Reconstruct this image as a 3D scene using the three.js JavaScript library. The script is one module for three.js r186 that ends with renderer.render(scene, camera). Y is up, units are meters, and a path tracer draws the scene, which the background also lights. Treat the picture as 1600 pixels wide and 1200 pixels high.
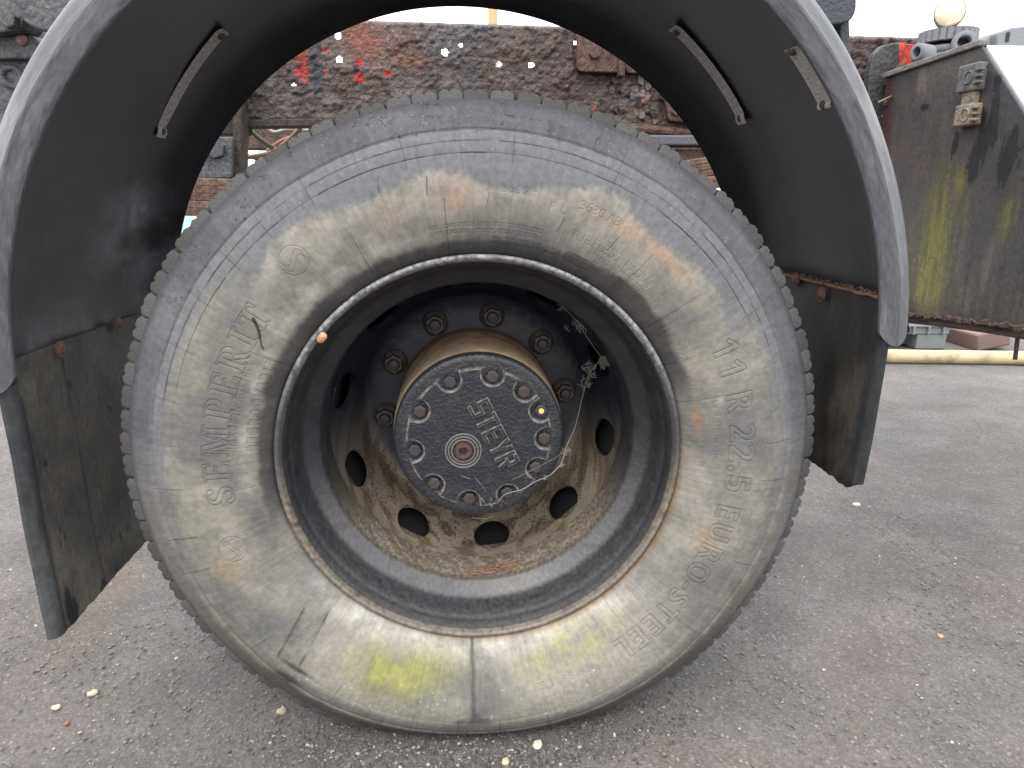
import * as THREE from 'three';
import { RoundedBoxGeometry } from 'three/addons/geometries/RoundedBoxGeometry.js';
import { mergeGeometries, mergeVertices, toCreasedNormals } from 'three/addons/utils/BufferGeometryUtils.js';
import { Brush, Evaluator, SUBTRACTION } from 'three-bvh-csg';

// ---------------------------------------------------------------- camera, sky, sun, exposure
const W = 1024, H = 768, F = 1107.158, HY = 0.485;           // HY: height of the wheel centre
const scene = new THREE.Scene();
const camera = new THREE.PerspectiveCamera(2 * Math.atan(600 / F) * 180 / Math.PI, W / H, 0.02, 400);
const CAM = new THREE.Vector3(-0.0338, 0.3777, 0.9792);       // relative to the wheel centre
camera.position.set(CAM.x, CAM.y + HY, CAM.z);
camera.rotation.set(-0.2623, -0.0803, 0, 'YXZ');
camera.updateMatrixWorld(true);
const renderer = new THREE.WebGLRenderer({ antialias: true });
renderer.setSize(W, H);
renderer.toneMapping = THREE.LinearToneMapping;
renderer.toneMappingExposure = 2.75;
renderer.shadowMap.enabled = true;
{                                                             // bright even overcast
  const w = 256, h = 128, d = new Float32Array(w * h * 4);
  for (let j = 0; j < h; j++) {
    const up = Math.sin(((j + 0.5) / h - 0.5) * Math.PI);
    const L = up > 0 ? 0.9 + 0.45 * up : 0.3;
    for (let i = 0; i < w; i++) d.set([L * 0.985, L, L * 1.03, 1], (j * w + i) * 4);
  }
  const t = new THREE.DataTexture(d, w, h, THREE.RGBAFormat, THREE.FloatType);
  t.mapping = THREE.EquirectangularReflectionMapping; t.needsUpdate = true;
  scene.background = t; scene.environment = t;
}
const sun = new THREE.DirectionalLight(0xfff4e6, 0.7);
sun.position.set(-1.2, 4.0, 2.6); sun.castShadow = true; sun.shadow.radius = 45;
sun.shadow.camera.left = sun.shadow.camera.bottom = -3; sun.shadow.camera.right = sun.shadow.camera.top = 3;
scene.add(sun);

// ---------------------------------------------------------------- helpers
let seed = 7;
const rnd = () => { seed = (seed + 0x6d2b79f5) | 0; let t = Math.imul(seed ^ (seed >>> 15), 1 | seed); t = (t + Math.imul(t ^ (t >>> 7), 61 | t)) ^ t; return ((t ^ (t >>> 14)) >>> 0) / 4294967296; };
const rr = (a, b) => a + (b - a) * rnd();
const PERM = new Uint8Array(512), GX = new Float32Array(256), GY = new Float32Array(256);
{ const p = [...Array(256).keys()]; for (let i = 255; i > 0; i--) { const j = Math.floor(rnd() * (i + 1)); [p[i], p[j]] = [p[j], p[i]]; } for (let i = 0; i < 512; i++) PERM[i] = p[i & 255]; for (let i = 0; i < 256; i++) { const a = rnd() * 6.2832; GX[i] = Math.cos(a); GY[i] = Math.sin(a); } }
function noise(x, y) {                                        // about -0.7 .. 0.7
  const X = Math.floor(x), Y = Math.floor(y), fx = x - X, fy = y - Y, xi = X & 255, yi = Y & 255;
  const u = fx * fx * fx * (fx * (fx * 6 - 15) + 10), v = fy * fy * fy * (fy * (fy * 6 - 15) + 10);
  const a = PERM[PERM[xi] + yi], b = PERM[PERM[xi + 1] + yi], c = PERM[PERM[xi] + yi + 1], d = PERM[PERM[xi + 1] + yi + 1];
  const p = GX[a] * fx + GY[a] * fy, q = GX[b] * (fx - 1) + GY[b] * fy, r = GX[c] * fx + GY[c] * (fy - 1), s = GX[d] * (fx - 1) + GY[d] * (fy - 1);
  return p + (q - p) * u + (r - p) * v + (p - q - r + s) * u * v;
}
function cell(x, y, n, s) {                                    // nearest of scattered points on an n x n tile: [distance, id]
  const X = Math.floor(x), Y = Math.floor(y); let d1 = 9, id = 0;
  for (let j = -1; j < 2; j++) { const b = ((Y + j) % n + n) % n, hb = PERM[((b * 13 + (b >> 5) * 57) & 255)]; for (let i = -1; i < 2; i++) { const a = ((X + i) % n + n) % n, h = PERM[(PERM[(a * 7 + (a >> 5) * 31 + s) & 255] + hb) & 255], q = PERM[h + 1 + (a & 127)], dx = X + i + 0.15 + 0.7 * h / 255 - x, dy = Y + j + 0.15 + 0.7 * q / 255 - y, d = dx * dx + dy * dy; if (d < d1) { d1 = d; id = (h * 31 + q * 17) & 255; } } }
  CELL[0] = Math.sqrt(d1); CELL[1] = id; return CELL;
}
const CELL = [0, 0];
const fbm = (x, y, o = 4) => { let s = 0, a = 1; for (let i = 0; i < o; i++) { s += a * noise(x, y); x = x * 2.03 + 17.3; y = y * 2.03 + 9.1; a *= 0.52; } return s; };
const ring2 = (u, v, k, o = 3) => { let s = 0, a = 1, f = 256, w = k; for (let i = 0; i < o; i++) { s += a * noise(u * f, v * w + i * 31.7); f *= 2; w *= 2; a *= 0.55; } return s; };   // noise that closes round a turn
const sm = (x, a, b) => { const t = Math.min(1, Math.max(0, (x - a) / (b - a))); return t * t * (3 - 2 * t); };
const cl = (x) => Math.min(1, Math.max(0, x));
const D2R = Math.PI / 180;
const mix3 = (o, c, k) => { o[0] += (c[0] - o[0]) * k; o[1] += (c[1] - o[1]) * k; o[2] += (c[2] - o[2]) * k; };
function tex(w, h, f, srgb = true) {                          // f(u, v, out, i, j): v up
  const d = new Uint8Array(w * h * 4), o = [0, 0, 0];
  for (let j = 0; j < h; j++) for (let i = 0; i < w; i++) {
    f((i + 0.5) / w, (j + 0.5) / h, o, i, j);
    const k = (j * w + i) * 4; d[k] = Math.min(255, Math.max(0, o[0])); d[k + 1] = Math.min(255, Math.max(0, o[1])); d[k + 2] = Math.min(255, Math.max(0, o[2])); d[k + 3] = 255;
  }
  const t = new THREE.DataTexture(d, w, h); t.magFilter = t.minFilter = THREE.LinearFilter; t.wrapS = t.wrapT = THREE.RepeatWrapping;
  if (srgb) t.colorSpace = THREE.SRGBColorSpace; t.needsUpdate = true; return t;
}
function M(o) { const { g, ...r } = o; const m = new THREE.MeshPhysicalMaterial({ roughness: 0.7, ...r }); if (g !== undefined) m.color.setRGB(g, g, g); return m; }
// a ray of the photograph's view, used once to place things at a chosen plane; wheel-centre coordinates
function ray(px, py) { return new THREE.Vector3((px - 800) / F, (600 - py) / F, -1).applyEuler(camera.rotation); }
const at = (px, py, z) => { const d = ray(px, py); return CAM.clone().addScaledVector(d, (z - CAM.z) / d.z); };
const atX = (px, py, x) => { const d = ray(px, py); return CAM.clone().addScaledVector(d, (x - CAM.x) / d.x); };
const atG = (px, py) => { const d = ray(px, py); const p = CAM.clone().addScaledVector(d, (-HY - CAM.y) / d.y); p.y = 0; return p; };
const used = {};
function numbered(n) { used[n] = (used[n] ?? -1) + 1; return used[n] ? n + '_' + String(used[n]).padStart(3, '0') : n; }
function put(name, geo, mat, parent) { const m = new THREE.Mesh(geo, mat); m.name = parent === scene ? numbered(name) : name; m.castShadow = m.receiveShadow = true; parent.add(m); return m; }
function tag(o, label, category, group, kind) { if (label) o.userData.label = label; if (category) o.userData.category = category; if (group) o.userData.group = group; if (kind) o.userData.kind = kind; return o; }
// surface of revolution about z; prof: [r, z] pairs; u = angle, v = along the profile
function revolve(prof, segs, smooth = true) {
  const n = prof.length, pos = [], uv = [], idx = []; let L = [0];
  for (let i = 1; i < n; i++) L.push(L[i - 1] + Math.hypot(prof[i][0] - prof[i - 1][0], prof[i][1] - prof[i - 1][1]));
  for (let j = 0; j <= segs; j++) { const a = j / segs * Math.PI * 2; for (let i = 0; i < n; i++) { pos.push(prof[i][0] * Math.cos(a), prof[i][0] * Math.sin(a), prof[i][1]); uv.push(j / segs, L[i] / L[n - 1]); } }
  for (let j = 0; j < segs; j++) for (let i = 0; i < n - 1; i++) { const a = j * n + i, b = a + n; idx.push(a, b, a + 1, b, b + 1, a + 1); }
  const g = new THREE.BufferGeometry(); g.setAttribute('position', new THREE.Float32BufferAttribute(pos, 3)); g.setAttribute('uv', new THREE.Float32BufferAttribute(uv, 2)); g.setIndex(idx);
  g.computeVertexNormals();
  if (smooth) { const N = g.attributes.normal; for (let i = 0; i < n; i++) { const a = i, b = segs * n + i; const v = new THREE.Vector3(N.getX(a) + N.getX(b), N.getY(a) + N.getY(b), N.getZ(a) + N.getZ(b)).normalize(); N.setXYZ(a, v.x, v.y, v.z); N.setXYZ(b, v.x, v.y, v.z); } }
  return g;
}
function spline(pts, per = 6) { const c = new THREE.CatmullRomCurve3(pts.map((p) => new THREE.Vector3(p[0], p[1], 0)), false, 'centripetal'); return c.getPoints((pts.length - 1) * per).map((p) => [p.x, p.y]); }
function tube(pts, r, seg = 24, rad = 8, parent, name, mat) { const g = new THREE.TubeGeometry(new THREE.CatmullRomCurve3(pts), seg, r, rad); return parent ? put(name, g, mat, parent) : g; }
function rbox(w, h, d, r = 0.004, s = 2) { return new RoundedBoxGeometry(w, h, d, s, Math.min(r, w / 2.01, h / 2.01, d / 2.01)); }
function extr(shape, depth, bevel = 0.002, seg = 2) { const g = new THREE.ExtrudeGeometry(shape, { depth, bevelEnabled: bevel > 0, bevelThickness: bevel, bevelSize: bevel, bevelOffset: -bevel, bevelSegments: seg, curveSegments: 16 }); return g; }
function poly(pts) { const s = new THREE.Shape(); pts.forEach((p, i) => i ? s.lineTo(p[0], p[1]) : s.moveTo(p[0], p[1])); s.closePath(); return s; }
function roundPoly(pts, r) { const s = new THREE.Shape(), n = pts.length; for (let i = 0; i < n; i++) { const p = pts[i], a = pts[(i + n - 1) % n], b = pts[(i + 1) % n], la = Math.hypot(a[0] - p[0], a[1] - p[1]), lb = Math.hypot(b[0] - p[0], b[1] - p[1]), k = Math.min(r, la / 2.1, lb / 2.1); const q = [p[0] + (a[0] - p[0]) / la * k, p[1] + (a[1] - p[1]) / la * k], e = [p[0] + (b[0] - p[0]) / lb * k, p[1] + (b[1] - p[1]) / lb * k]; i ? s.lineTo(...q) : s.moveTo(...q); s.quadraticCurveTo(p[0], p[1], ...e); } s.closePath(); return s; }

// ================================================================ SETTING: the yard
{
  const N = 2048;
  const hgt = new Float32Array(N * N);
  // chips of stone bedded in the tar: cells of two sizes
  const tone = new Float32Array(N * N);
  for (let j = 0; j < N; j++) for (let i = 0; i < N; i++) {
    const u = i / N, v = j / N, [a, ia] = cell(u * 300, v * 300, 300, 3), [b, ib] = cell(u * 560, v * 560, 560, 90);
    const k = j * N + i; const n = noise(u * 64, v * 64) + 0.5 * noise(u * 128, v * 128);
    hgt[k] = 0.55 * cl(1 - a * 1.35) * (0.3 + 0.7 * ia / 255) + 0.35 * cl(1 - b * 1.3) * (ib / 255) + 0.16 * n;
    tone[k] = 0.45 * (ia / 255 - 0.5) * cl(1.5 - a * 2) + 0.5 * (ib / 255 - 0.5) * cl(1.5 - b * 2);
    if (ia > 250 && a < 0.34) tone[k] += 0.7; if (ib > 251 && b < 0.36) tone[k] += 0.7;
  }
  const color = tex(N, N, (u, v, o, i, j) => {
    const k = j * N + i, n = noise(u * 16, v * 16) * 0.6 + noise(u * 48, v * 48) * 0.4;
    const g = 112 + 36 * tone[k] + 16 * (hgt[k] - 0.35) + 14 * n;
    o[0] = g * 1.02; o[1] = g * 0.985; o[2] = g * 0.97 + 3 * noise(u * 32 + 5, v * 32);
  });
  const bump = tex(N, N, (u, v, o, i, j) => { o[0] = o[1] = o[2] = 40 + 210 * cl(hgt[j * N + i]); }, false);
  const mat = M({ map: color, bumpMap: bump, bumpScale: 0.0030, roughness: 0.93, specularIntensity: 0.5, vertexColors: true, color: new THREE.Color().setRGB(0.665, 0.655, 0.65) });
  // one sheet, fine near the wheel and coarse towards the horizon
  const axis = []; { let x = 0, s = 0.03; while (x < 180) { axis.push(x); if (x > 2.4) s *= 1.22; x += s; } axis.push(180); }
  const xs = [...axis.slice(1).reverse().map((a) => -a), ...axis], n = xs.length, pos = [], uv = [], col = [], idx = [];
  const blot = [[110, 960, 0.05, 1.25, [1.25, 1.08, 0.82]], [200, 900, 0.045, 1.2, [1.2, 1.05, 0.84]], [170, 935, 0.05, 1.2, [1.22, 1.06, 0.84]], [130, 1000, 0.04, 1, [1.2, 1.06, 0.86]]].map(([px, py, r, , c]) => { const p = atG(px, py); return [p.x, p.z, r, c]; });
  for (let j = 0; j < n; j++) for (let i = 0; i < n; i++) {
    const x = xs[i], z = xs[j] - 0.6; pos.push(x, 0.006 * fbm(x * 1.7 + 3, z * 1.7, 3) * (Math.hypot(x, z) < 6 ? 1 : 0) * sm(Math.hypot(x, z + 0.1), 0.3, 0.7), z); uv.push(x / 2.2, -z / 2.2);
    let t = 1 + 0.22 * fbm(x * 1.1, z * 1.1, 3) + 0.2 * fbm(x * 5, z * 5 + 8, 3), w = 0.05 * fbm(x * 2.3 + 9, z * 2.3, 2);
    t *= 1 + 0.12 * sm(x, -0.9, -1.8);
    const c = [t * (1.0 + w), t, t * (1.0 - w)];
    for (const [bx, bz, r, k] of blot) { const e = Math.exp(-((x - bx) ** 2 + (z - bz) ** 2) / (r * r)) * (0.7 + fbm(x * 20, z * 20, 2)); for (let q = 0; q < 3; q++) c[q] *= 1 + (k[q] - 1) * cl(e); }
    col.push(...c);
  }
  for (let j = 0; j < n - 1; j++) for (let i = 0; i < n - 1; i++) { const a = j * n + i; idx.push(a, a + n, a + 1, a + n, a + n + 1, a + 1); }
  const g = new THREE.BufferGeometry(); g.setAttribute('position', new THREE.Float32BufferAttribute(pos, 3)); g.setAttribute('uv', new THREE.Float32BufferAttribute(uv, 2)); g.setAttribute('color', new THREE.Float32BufferAttribute(col, 3)); g.setIndex(idx); g.computeVertexNormals();
  tag(put('asphalt_ground', g, mat, scene), 'worn grey asphalt yard with embedded grit under the truck', null, null, 'structure');
}

// ================================================================ THE TRUCK
const truck = new THREE.Group(); truck.name = 'truck'; scene.add(truck);
tag(truck, 'old truck seen at its dusty wheel under a black mudguard with rusty frame above', 'truck');
const wheel = new THREE.Group(); wheel.name = 'wheel'; wheel.position.set(0, HY, 0); truck.add(wheel);
function part(name, geo, mat, parent = truck) { const m = put(name, geo, mat, parent); if (parent === truck) m.position.y = HY; return m; }
function squash(v) {                                          // the loaded tyre flattens on the ground and bulges above it
  const k = 0.012, f = -0.4835, y = v.y, r0 = Math.hypot(v.x, y);
  if (y < -0.4) v.y = f + k * Math.log(1 + Math.exp((y - f) / k));
  if (y < -0.2 && v.z > -0.1) v.z += 0.013 * sm(-y, 0.22, 0.42) * sm(r0, 0.32, 0.4) * (1 - sm(r0, 0.44, 0.502));
  return v;
}
function warp(g) { const P = g.attributes.position, v = new THREE.Vector3(); for (let i = 0; i < P.count; i++) { squash(v.fromBufferAttribute(P, i)); P.setXYZ(i, v.x, v.y, v.z); } g.computeVertexNormals(); return g; }

// ---------------- tyre sidewall: colour and relief in the wheel's own plane
const TW = 1.08;
{
  const N = 1600, S = N / TW;
  const cv = document.createElement('canvas'); cv.width = cv.height = N; const c = cv.getContext('2d');
  c.fillStyle = '#000'; c.fillRect(0, 0, N, N);
  const reset = () => c.setTransform(S, 0, 0, -S, N / 2, N / 2);
  reset(); c.lineJoin = 'round';
  function arcText(str, r, t0, t1, size, style = 'fill', font = 'bold', fam = 'sans-serif', a = 0.9, sx = 1) {   // clockwise, tops outwards
    c.font = font + ' 100px ' + fam; const k = size / 72; const ws = [...str].map((s) => c.measureText(s).width), tot = ws.reduce((p, q) => p + q, 0); let acc = 0;
    [...str].forEach((s, i) => { const t = (t0 + (t1 - t0) * (acc + ws[i] / 2) / tot) * D2R; acc += ws[i]; c.save(); c.translate(r * Math.cos(t), r * Math.sin(t)); c.rotate(t - Math.PI / 2); c.scale(k * sx, -k); c.textAlign = 'center'; c.textBaseline = 'alphabetic'; c.fillStyle = c.strokeStyle = `rgba(255,255,255,${a})`; c.lineWidth = 0.0019 / k; if (style === 'fill') c.fillText(s, 0, 0); else c.strokeText(s, 0, 0); c.restore(); });
  }
  arcText('SEMPERIT', 0.352, 187.8, 141.2, 0.036, 'stroke', 'bold', 'serif', 0.95);
  arcText('MADE IN AUSTRIA', 0.343, 174, 153, 0.0095, 'fill', 'normal', 'sans-serif', 0.55);
  arcText('REGROOVABLE', 0.318, 175.5, 150.5, 0.0125, 'stroke', 'bold', 'sans-serif', 0.75);
  arcText('11 R 22.5', 0.364, 28, 351.5 - 360, 0.038, 'stroke', 'bold', 'sans-serif', 0.95, 1.0);
  arcText('EURO-STEEL', 0.362, -11, -57, 0.035, 'stroke', 'bold', 'sans-serif', 0.95, 1.0);
  arcText('2602', 0.381, 86, 80, 0.010, 'fill', 'normal', 'sans-serif', 0.7);
  arcText('F U', 0.368, 76, 71.5, 0.012, 'fill', 'normal', 'sans-serif', 0.6);
  arcText('3630 AB', 0.382, 70, 61, 0.0115, 'fill', 'normal', 'sans-serif', 0.75);
  arcText('MAX. LOAD SINGLE: 6610 LBS AT 120 P.S.I. COLD', 0.336, 101.5, 75.5, 0.0062, 'fill', 'bold', 'sans-serif', 0.6);
  arcText('MAX. LOAD DUAL: 5780 LBS AT 120 P.S.I. COLD', 0.3275, 101, 76.5, 0.0062, 'fill', 'bold', 'sans-serif', 0.55);
  arcText('DOT 3T3T 234', 0.313, 87, 69.5, 0.0095, 'fill', 'bold', 'sans-serif', 0.8);
  arcText('TUBELESS', 0.3425, 69.5, 57, 0.0125, 'fill', 'normal', 'sans-serif', 0.45);
  arcText('RADIAL', 0.3405, 55.5, 47, 0.0125, 'fill', 'normal', 'sans-serif', 0.55);
  arcText('TREAD  5 PLIES STEEL', 0.331, 63, 46, 0.0066, 'fill', 'bold', 'sans-serif', 0.5);
  arcText('SIDEWALL  1 PLY STEEL', 0.322, 62, 46.5, 0.0060, 'fill', 'bold', 'sans-serif', 0.45);
  arcText('11 R 22.5', 0.320, 38, 27.5, 0.0095, 'fill', 'normal', 'sans-serif', 0.5);
  arcText('146/143 L', 0.318, 24, 14, 0.0085, 'fill', 'normal', 'sans-serif', 0.45);
  arcText('16 PLY RATING  TL', 0.344, 19.5, 0, 0.0092, 'fill', 'normal', 'sans-serif', 0.5);
  arcText('8000 LBS  120 PSI', 0.322, 3, -11, 0.0066, 'fill', 'bold', 'sans-serif', 0.4);
  arcText('TUBELESS', 0.372, 296, 281.5, 0.011, 'fill', 'normal', 'sans-serif', 0.55);
  c.strokeStyle = 'rgba(255,255,255,.75)'; c.lineWidth = 0.0013;
  { const a = 65 * D2R; c.save(); c.translate(0.3175 * Math.cos(a), 0.3175 * Math.sin(a)); c.rotate(a - Math.PI / 2); c.beginPath(); c.roundRect(-0.02, -0.006, 0.04, 0.012, 0.006); c.stroke(); c.restore(); }
  for (const [x, y, t] of [[-0.2418, 0.2936, 38], [-0.3596, -0.1161, 108]]) {      // the round emblem with an S-curved band
    c.save(); c.translate(x, y); c.rotate(t * D2R); c.beginPath(); c.arc(0, 0, 0.0195, 0, 7); c.stroke();
    for (const o of [-0.0035, 0.0035]) { c.beginPath(); c.moveTo(-0.0185 + Math.abs(o), 0.004 + o * 1.6); c.bezierCurveTo(-0.013, -0.012 + o, -0.006, -0.004 + o, 0, o); c.bezierCurveTo(0.006, 0.004 + o, 0.013, 0.012 + o, 0.0185 - Math.abs(o), -0.004 + o * 1.6); c.stroke(); }
    c.restore();
  }
  // mould seams running outwards
  for (let i = 0; i < 32; i++) { const t = (i * 11.25 + 4 + noise(i * 3.1, 2) * 3) * D2R, r1 = 0.345 + 0.03 * (0.5 + noise(i * 1.7, 7)); c.strokeStyle = `rgba(255,255,255,${0.5 + 0.35 * noise(i * 2.3, 1)})`; c.lineWidth = 0.0011; c.beginPath(); c.moveTo(0.3 * Math.cos(t), 0.3 * Math.sin(t)); c.lineTo(r1 * Math.cos(t), r1 * Math.sin(t)); c.stroke(); }
  const D = c.getImageData(0, 0, N, N).data, ink = new Float32Array(N * N); for (let j = 0; j < N; j++) for (let i = 0; i < N; i++) ink[(N - 1 - j) * N + i] = D[(j * N + i) * 4] / 255;
  // cracks and cuts, dark
  c.setTransform(1, 0, 0, 1, 0, 0); c.fillStyle = '#000'; c.fillRect(0, 0, N, N); reset(); c.lineCap = 'round';
  const line = (pts, w, a) => { c.strokeStyle = `rgba(255,255,255,${a})`; c.lineWidth = w; c.beginPath(); pts.forEach((p, i) => i ? c.lineTo(...p) : c.moveTo(...p)); c.stroke(); };
  for (let i = 0; i < 40; i++) { const t = (i * 9 + 3 + noise(i * 1.3, 4) * 4) * D2R, dt = noise(i, 9) * 0.02, r0 = 0.42 + 0.012 * noise(i * 2.2, 3), r1 = r0 + 0.03 + 0.03 * (0.5 + noise(i * 4.1, 5)); line([[r0 * Math.cos(t), r0 * Math.sin(t)], [r1 * Math.cos(t + dt), r1 * Math.sin(t + dt)]], 0.0009, 0.35 + 0.5 * noise(i, 2.5)); }
  for (const [t, r0, r1, w, a] of [[99.5, 0.405, 0.383, 0.0014, 0.8], [108, 0.42, 0.40, 0.001, 0.7], [52, 0.38, 0.33, 0.001, 0.6], [39, 0.39, 0.31, 0.001, 0.7], [88, 0.38, 0.36, 0.0012, 0.6], [72, 0.365, 0.345, 0.0012, 0.7], [97, 0.375, 0.305, 0.0011, 0.65], [117, 0.37, 0.305, 0.0011, 0.6], [60, 0.372, 0.35, 0.0012, 0.7]]) line([[r0 * Math.cos(t * D2R), r0 * Math.sin(t * D2R)], [r1 * Math.cos((t + 0.6) * D2R), r1 * Math.sin((t + 0.6) * D2R)]], w * 0.8, a * 0.75);
  for (let k = 0; k < 12; k++) { const q = k / 11, A = [-0.3005, 0.218], B = [-0.2915, 0.176], f = (q) => [A[0] + (B[0] - A[0]) * q + 0.0016 * Math.sin(q * 5), A[1] + (B[1] - A[1]) * q]; if (k < 11) line([f(q), f(q + 1 / 11)], q < 0.6 ? 0.0042 - 0.003 * q : 0.0016, 0.8); }
  for (let i = 0; i < 110; i++) { let t = rr(70, 150) * D2R, r = rr(0.455, 0.497); const p = [[r * Math.cos(t), r * Math.sin(t)]]; for (let k = 0; k < 4; k++) { t += rr(-0.004, 0.009); r += rr(-0.0025, 0.0025); p.push([r * Math.cos(t), r * Math.sin(t)]); } line(p, 0.0007, rr(0.2, 0.7)); }
  for (const [ra, t0, t1, n] of [[0.4293, 30, 160, 60], [0.4444, 20, 165, 70], [0.4579, 25, 158, 60]]) for (let i = 0; i < n; i++) { const a = rr(t0, t1), e = rr(2, 7), q = []; for (let k = 0; k <= 6; k++) { const t = (a + e * k / 6) * D2R, r = ra + 0.0008 * noise(t * 30, ra * 99); q.push([r * Math.cos(t), r * Math.sin(t)]); } line(q, 0.0009, rr(0.15, 0.5)); }
  const D2 = c.getImageData(0, 0, N, N).data, cut = new Float32Array(N * N); for (let j = 0; j < N; j++) for (let i = 0; i < N; i++) cut[(N - 1 - j) * N + i] = D2[(j * N + i) * 4] / 255;
  const gau = (x, y, a, b, rx, ry, rot = 0) => { const dx = x - a, dy = y - b, cs = Math.cos(rot), sn = Math.sin(rot), p = (dx * cs + dy * sn) / rx, q = (-dx * sn + dy * cs) / ry; return Math.exp(-p * p - q * q); };
  const flecks = []; for (let i = 0; i < 300; i++) { const top = i < 225, t = (top ? rr(35, 125) : rr(230, 310)) * D2R, r = top ? rr(0.425, 0.5) : rr(0.37, 0.46); flecks.push([r * Math.cos(t), r * Math.sin(t), (top ? rr(0.0004, 0.0009) : rr(0.0008, 0.0022)), rr(0.2, 0.85)]); }
  const fl = new Float32Array(N * N); for (const [x, y, r, a] of flecks) { const X = (x / TW + 0.5) * N, Y = (y / TW + 0.5) * N, R = r * S; for (let j = Math.floor(Y - R - 1); j <= Y + R + 1; j++) for (let i = Math.floor(X - R - 1); i <= X + R + 1; i++) if (i >= 0 && j >= 0 && i < N && j < N) { const d = Math.hypot(i - X, j - Y) + noise(i * 0.6, j * 0.6); fl[j * N + i] = Math.max(fl[j * N + i], a * cl(R + 0.5 - d)); } }
  const color = tex(N, N, (u, v, o, i, j) => {
    const x = (u - 0.5) * TW, y = (v - 0.5) * TW, r = Math.hypot(x, y);
    if (r < 0.275 || r > 0.52) { o[0] = o[1] = o[2] = 70; return; }
    const th = (Math.atan2(y, x) / D2R + 360) % 360, up = y / r, k = j * N + i;
    const n1 = fbm(x * 7 + 3, y * 7, 4), n2 = fbm(x * 26, y * 26 + 5, 4), n3 = fbm(x * 120, y * 120, 3), gr = rnd() - 0.5;
    // outwards-streaked dust
    const st = noise(th * 1.3, r * 14) * 0.6 + noise(th * 4.1, r * 22) * 0.4;
    o[0] = 144; o[1] = 141; o[2] = 133;
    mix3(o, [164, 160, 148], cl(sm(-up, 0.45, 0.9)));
    mix3(o, [150, 145, 130], 0.7 * cl(gau(x, y, -0.36, 0.02, 0.06, 0.22)));
    mix3(o, [116, 115, 116], cl(0.8 * sm(n1 + 0.25 * n2, -0.02, 0.5)));
    mix3(o, [168, 163, 150], cl(0.6 * sm(-n1 + 0.6 * n2, 0.05, 0.5)));
    // bluish clean rubber outside a wavy dust line on the upper half
    const w = th > 200 ? th - 360 : th, rb = 0.401 + 0.010 * Math.sin(w * 0.21) + 0.016 * noise(w * 0.085, 3) + 0.008 * noise(w * 0.33, 8) - 0.006 * Math.sin(w * 0.09), top = sm(w, 18, 42) * (1 - sm(w, 128, 152));
    const edge = r - rb - 0.004 * n3;
    mix3(o, [178, 172, 161], top * 0.6 * sm(edge, -0.05, -0.008) * (1 - sm(edge + 0.004 * n2, -0.004, 0.006)) * cl(0.8 + n2));
    const outB = top * sm(edge + 0.004 * n2, -0.007, 0.008) + (1 - top) * sm(r, 0.425, 0.455 + 0.02 * n1);
    { const e = sm(up + 0.25 * n1, -0.45, 0.15); mix3(o, [124, 120 + 5 * e, 113 + 18 * e], cl(outB) * (0.9 + 0.2 * n2)); }
    if (up < 0) mix3(o, [94, 88, 81], sm(r, 0.452, 0.472) * sm(-up, 0.3, 0.75) * 0.85); mix3(o, [70, 66, 62], sm(-y, 0.415, 0.455) * 0.6 * cl(0.8 + n2));  // browner low down, contact shade painted in near the ground
    mix3(o, [158, 154, 144], (1 - top) * sm(r, 0.425, 0.44) * (1 - sm(r, 0.462, 0.475)) * sm(-up, -0.6, 0.2) * 0.4 * cl(0.6 + n2 * 2));
    mix3(o, [92, 92, 99], (0.25 + 0.45 * cl(0.5 + n1 * 1.5)) * sm(r, 0.456, 0.466) * sm(up, -0.35, 0.2)); mix3(o, [84, 84, 89], 0.6 * sm(r, 0.484, 0.495));
    mix3(o, [132, 131, 132], 0.5 * sm(r, 0.4435, 0.4445) * (1 - sm(r, 0.4575, 0.4585)));
    // bead: black band under the flange on the upper and left side, pale dust elsewhere
    const bandT = sm(w, 8, 30) * (1 - sm(w, 185, 203)), bw = 0.3185 + 0.007 * noise(w * 0.05, 1) + 0.004 * n2 + 0.009 * gau(w, 0, 50, 0, 22, 1);
    mix3(o, [186, 182, 172], 0.75 * Math.exp(-(((r - bw - 0.014) / 0.009) ** 2)) * sm(w, 92, 112) * (1 - sm(w, 205, 225)) * cl(0.85 + n2));  // bright ring: dust plus the sidewall curve's highlight painted in
    mix3(o, [76, 72, 73], bandT * (1 - sm(r, bw - 0.005, bw + 0.006 + 0.003 * n2)) * cl(0.86 + 0.3 * n2));
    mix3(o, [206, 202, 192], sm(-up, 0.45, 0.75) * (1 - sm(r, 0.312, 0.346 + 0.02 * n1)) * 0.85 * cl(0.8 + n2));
    mix3(o, [96, 94, 97], cl(gau(x, y, -0.318, -0.09, 0.016, 0.05, 0.25)) * 0.75);
    mix3(o, [150, 116, 84], 0.55 * (1 - sm(r, 0.303, 0.309)) * sm(0.25 - up, 0, 0.6) * sm(x, -0.2, 0.2));
    // rust and earth stains, algae
    mix3(o, [178, 152, 132], 0.7 * cl(gau(x, y, -0.034, 0.376, 0.022, 0.02) * (1 + n2)));
    mix3(o, [176, 152, 130], 0.55 * cl(gau(x, y, -0.118, 0.352, 0.012, 0.02) * (1 + n2)));
    for (const [t, s] of [[66, 0.35], [59, 0.7], [53, 0.75], [47.5, 0.85], [40, 0.3]]) mix3(o, [182, 156, 132], s * cl(gau(x, y, 0.386 * Math.cos(t * D2R), 0.386 * Math.sin(t * D2R), 0.011, 0.022, t * D2R) * (1 + n2)));
    mix3(o, [172, 128, 88], 0.55 * cl(gau(x, y, 0.317, 0.06, 0.009, 0.045) * (0.7 + 2 * n2)));
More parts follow.
